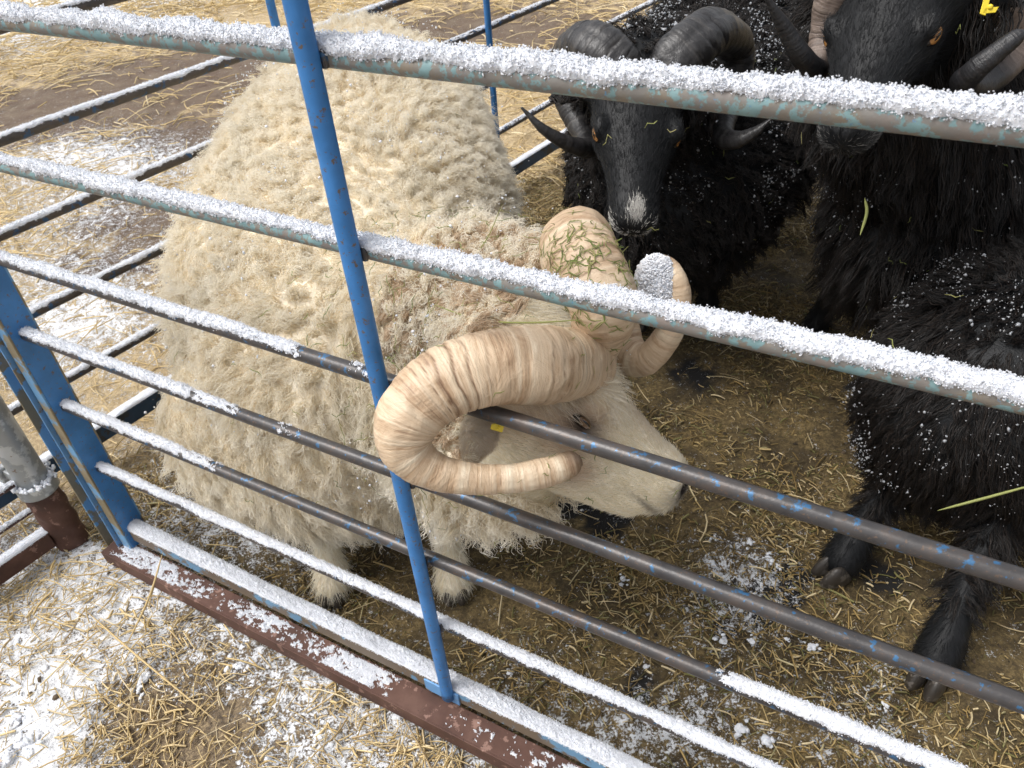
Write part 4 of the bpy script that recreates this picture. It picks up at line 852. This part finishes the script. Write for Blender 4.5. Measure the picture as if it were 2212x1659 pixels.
parts.append(flecks('snow_flecks', bd, 7000, lambda P: (1 - hd(P)) * (P[:, 2] > .2) * np.clip(fbm(P, 26, 3, 2) * 5 - 2.6, .0, 1) * (.25 + .75 * (P[:, 2] > .45)), .0011, 40, MT['ice'], .03))
Pn, Nn_ = sample(bd, 90, lambda P: (P[:, 1] < 1.7).astype(float), 41); b1 = bits('hay_bits', Pn + Nn_ * .02, Nn_, MT['hay_green'], .016, .0007, 7); tag(b1, kind='stuff'); parts.append(b1)
adopt(root, *parts)

# B: tall one at the top right, head lowered towards the camera
HBk = Head(atd(1938, -80, .93), atd(1812, 262, .89), np.array([-.40, -.31, .86]))
T_B = [(.76, 1.24, .40, .14, .16), (.83, 1.28, .42, .20, .20), (.98, 1.40, .43, .25, .22), (1.2, 1.56, .44, .26, .225), (1.42, 1.74, .45, .25, .22), (1.55, 1.86, .45, .17, .16)]
root, bd, parts, hd = black_sheep('black_sheep', 'black sheep at the top right looking down with an amber eye and grey chin', HBk, T_B,
    [(.82, 1.26, .50, .16, .17), (*atd(1960, 160, 1.18), .135, .14), (*HBk.w(-.02, 0, -.07), .09, .09)],
    [((.84, 1.36, 0), (.86, 1.34, .32), (-.7, -.7), 'front'), ((.74, 1.50, 0), (.78, 1.46, .32), (-.7, -.7), 'front'), ((1.5, 1.7, 0), (1.45, 1.70, .34), (-.7, -.7), 'hind'), ((1.36, 1.9, 0), (1.36, 1.85, .34), (-.7, -.7), 'hind')],
    70000, .050, 50, rad=.0006, kw=dict(clump=.7, crimp=.0025, freq=1.6, down=.8, out=.35, noisew=.35))
V, T_, Nv = surf(bd); l = HBk.loc(V); attr(bd, 'spot', .35 * np.exp(-(((l[:, 0] - .236) / .012) ** 2 + ((l[:, 2] + .07) / .02) ** 2)))
nost = np.exp(-(((np.abs(l) - [.238, .017, .034]) / [.009, .006, .008]) ** 2).sum(1)); attr(bd, 'dark', nost)
parts.append(fur('chin_hair', bd, 2600, lambda P: np.exp(-(((HBk.loc(P)[:, 0] - .232) / .013) ** 2 + ((HBk.loc(P)[:, 2] + .066) / .022) ** 2)) * (np.abs(HBk.loc(P)[:, 1]) < .05), MT['greyhair'], .005, lambda P: np.tile(-HBk.f, (len(P), 1)), out=.3, rad=.0004, seed=33))
parts += [horn('horn', px((1880, -95, .95, .026), (1835, -55, .965, .028), (1803, 0, .99, .025), (1788, 50, 1.01, .021), (1776, 100, 1.02, .0175), (1765, 148, 1.0, .0155), (1735, 125, .96, .0135), (1695, 60, .93, .0095), (1650, -15, .90, .002)), MT['horn_brown'], root, 26, .04, .86, cvec(0, 1, .5), seed=7),
          horn('horn', px((2040, -95, .95, .026), (2110, -60, .95, .030), (2175, 0, .97, .030), (2200, 70, .995, .027), (2165, 140, 1.0, .022), (2115, 182, .975, .019), (2082, 180, .935, .0165), (2105, 152, .90, .0135), (2150, 115, .88, .0115), (2195, 80, .87, .009), (2212, 68, .868, .003)), MT['horn_brown'], root, 26, .04, .86, cvec(0, 1, .5), seed=8),
          eye(HBk, -1, MT['eye_amber'], wide=1.30), eye(HBk, 1, MT['eye_amber'], wide=1.30)]
g = Geo(); q = atd(2135, 14, .90); a_, b_, c_ = cvec(.9, -.4, .1), cvec(.4, .85, .3), cvec(-.1, -.3, .95)
g.box(q - a_ * .004, b_ * .010 + a_ * -.003, a_ * .0035, c_ * .0008); g.box(q + a_ * .004 - b_ * .003, a_ * .0065 + b_ * .003, b_ * .0035, c_ * .0008); V0, F0 = I2; g.add(V0 * .0035 + q + a_ * .002, F0)
parts.append(g.build('ear_tag', MT['yellow'], bevel=.0006))
parts.append(flecks('snow_flecks', bd, 3500, lambda P: (1 - hd(P)) * (P[:, 2] > .25) * np.clip(fbm(P, 30, 3, 4) * 5 - 2.7, .0, 1), .0007, 42, MT['ice'], .04))
Pn, Nn_ = sample(bd, 110, lambda P: (P[:, 1] < 1.5).astype(float), 43); b1 = bits('hay_bits', Pn + Nn_ * .02, Nn_, MT['hay_green'], .016, .0006, 8); tag(b1, kind='stuff'); parts.append(b1)
parts.append(blade('hay_stalk', [atd(2028, 205, .93), atd(2012, 225, .92), atd(2050, 265, .92)], .0011, MT['straw_pale']))
parts.append(blade('hay_stalk', [atd(1868, 428, 1.05), atd(1872, 460, 1.04), atd(1858, 508, 1.03)], .0022, MT['hay_green']))
adopt(root, *parts)

# C: rump and flank at the right edge
T_C = [(.655, .85, .30, .09, .13), (.705, .87, .31, .15, .17), (.83, .90, .315, .215, .21), (1.0, .95, .32, .24, .215), (1.22, 1.03, .33, .22, .21), (1.38, 1.12, .35, .15, .14)]
root, bd, parts, hd = black_sheep('black_sheep', 'black sheep at the right edge with ice in its wool and two hooves showing below', None, T_C, None,
    [((.535, .80, 0), (.66, .93, .27), (-1, -.2), 'hind'), ((.60, .60, 0), (.74, .78, .26), (-.75, -.65), 'hind'), ((1.2, 1.2, 0), (1.2, 1.18, .28), (1, .3), 'front'), ((1.25, 1.0, 0), (1.22, 1.04, .28), (1, .3), 'front')],
    100000, .036, 60, rad=.0005, legs_s=1.3, zlow=.10, kw=dict(clump=.8, crimp=.0022, freq=1.4, down=.7, out=.35, noisew=.5))
V, T_, Nv = surf(bd); attr(bd, 'spot', 0 * V[:, 0]); attr(bd, 'dark', 0 * V[:, 0])
parts.append(flecks('snow_flecks', bd, 5500, lambda P: (P[:, 2] > .2) * np.clip(fbm(P, 40, 3, 6) * 6 - 3.3, .002, 1) * np.clip(fbm(P, 8, 2, 16) * 3 - 1, .05, 1), .0009, 44, MT['ice'], .036))
Pn, Nn_ = sample(bd, 30, lambda P: (P[:, 2] > .3).astype(float), 45); b1 = bits('hay_bits', Pn + Nn_ * .035, Nn_, MT['hay_green'], .02, .0008, 9); tag(b1, kind='stuff'); parts.append(b1)
parts.append(blade('hay_stalk', [atd(2025, 1103, .86), atd(2120, 1078, .84), atd(2260, 1040, .82)], .0016, MT['hay_green']))
adopt(root, *parts)

# ------------------------------------------------------------------ two long stalks leaning on the skid
for pts, lb in (([atd(352, 1192, 1.32), atd(322, 1290, 1.30), atd(268, 1405, 1.30)], 'long straw stalk leaning on the rusty skid near the corner post'), ([atz(175, 1310, .012), atz(300, 1420, .03), atz(470, 1560, .008)], 'long straw stalk lying across the snow at the lower left')):
    o = blade('straw_stalk', pts, .0017, MT['straw_pale']); tag(o, lb, 'straw')
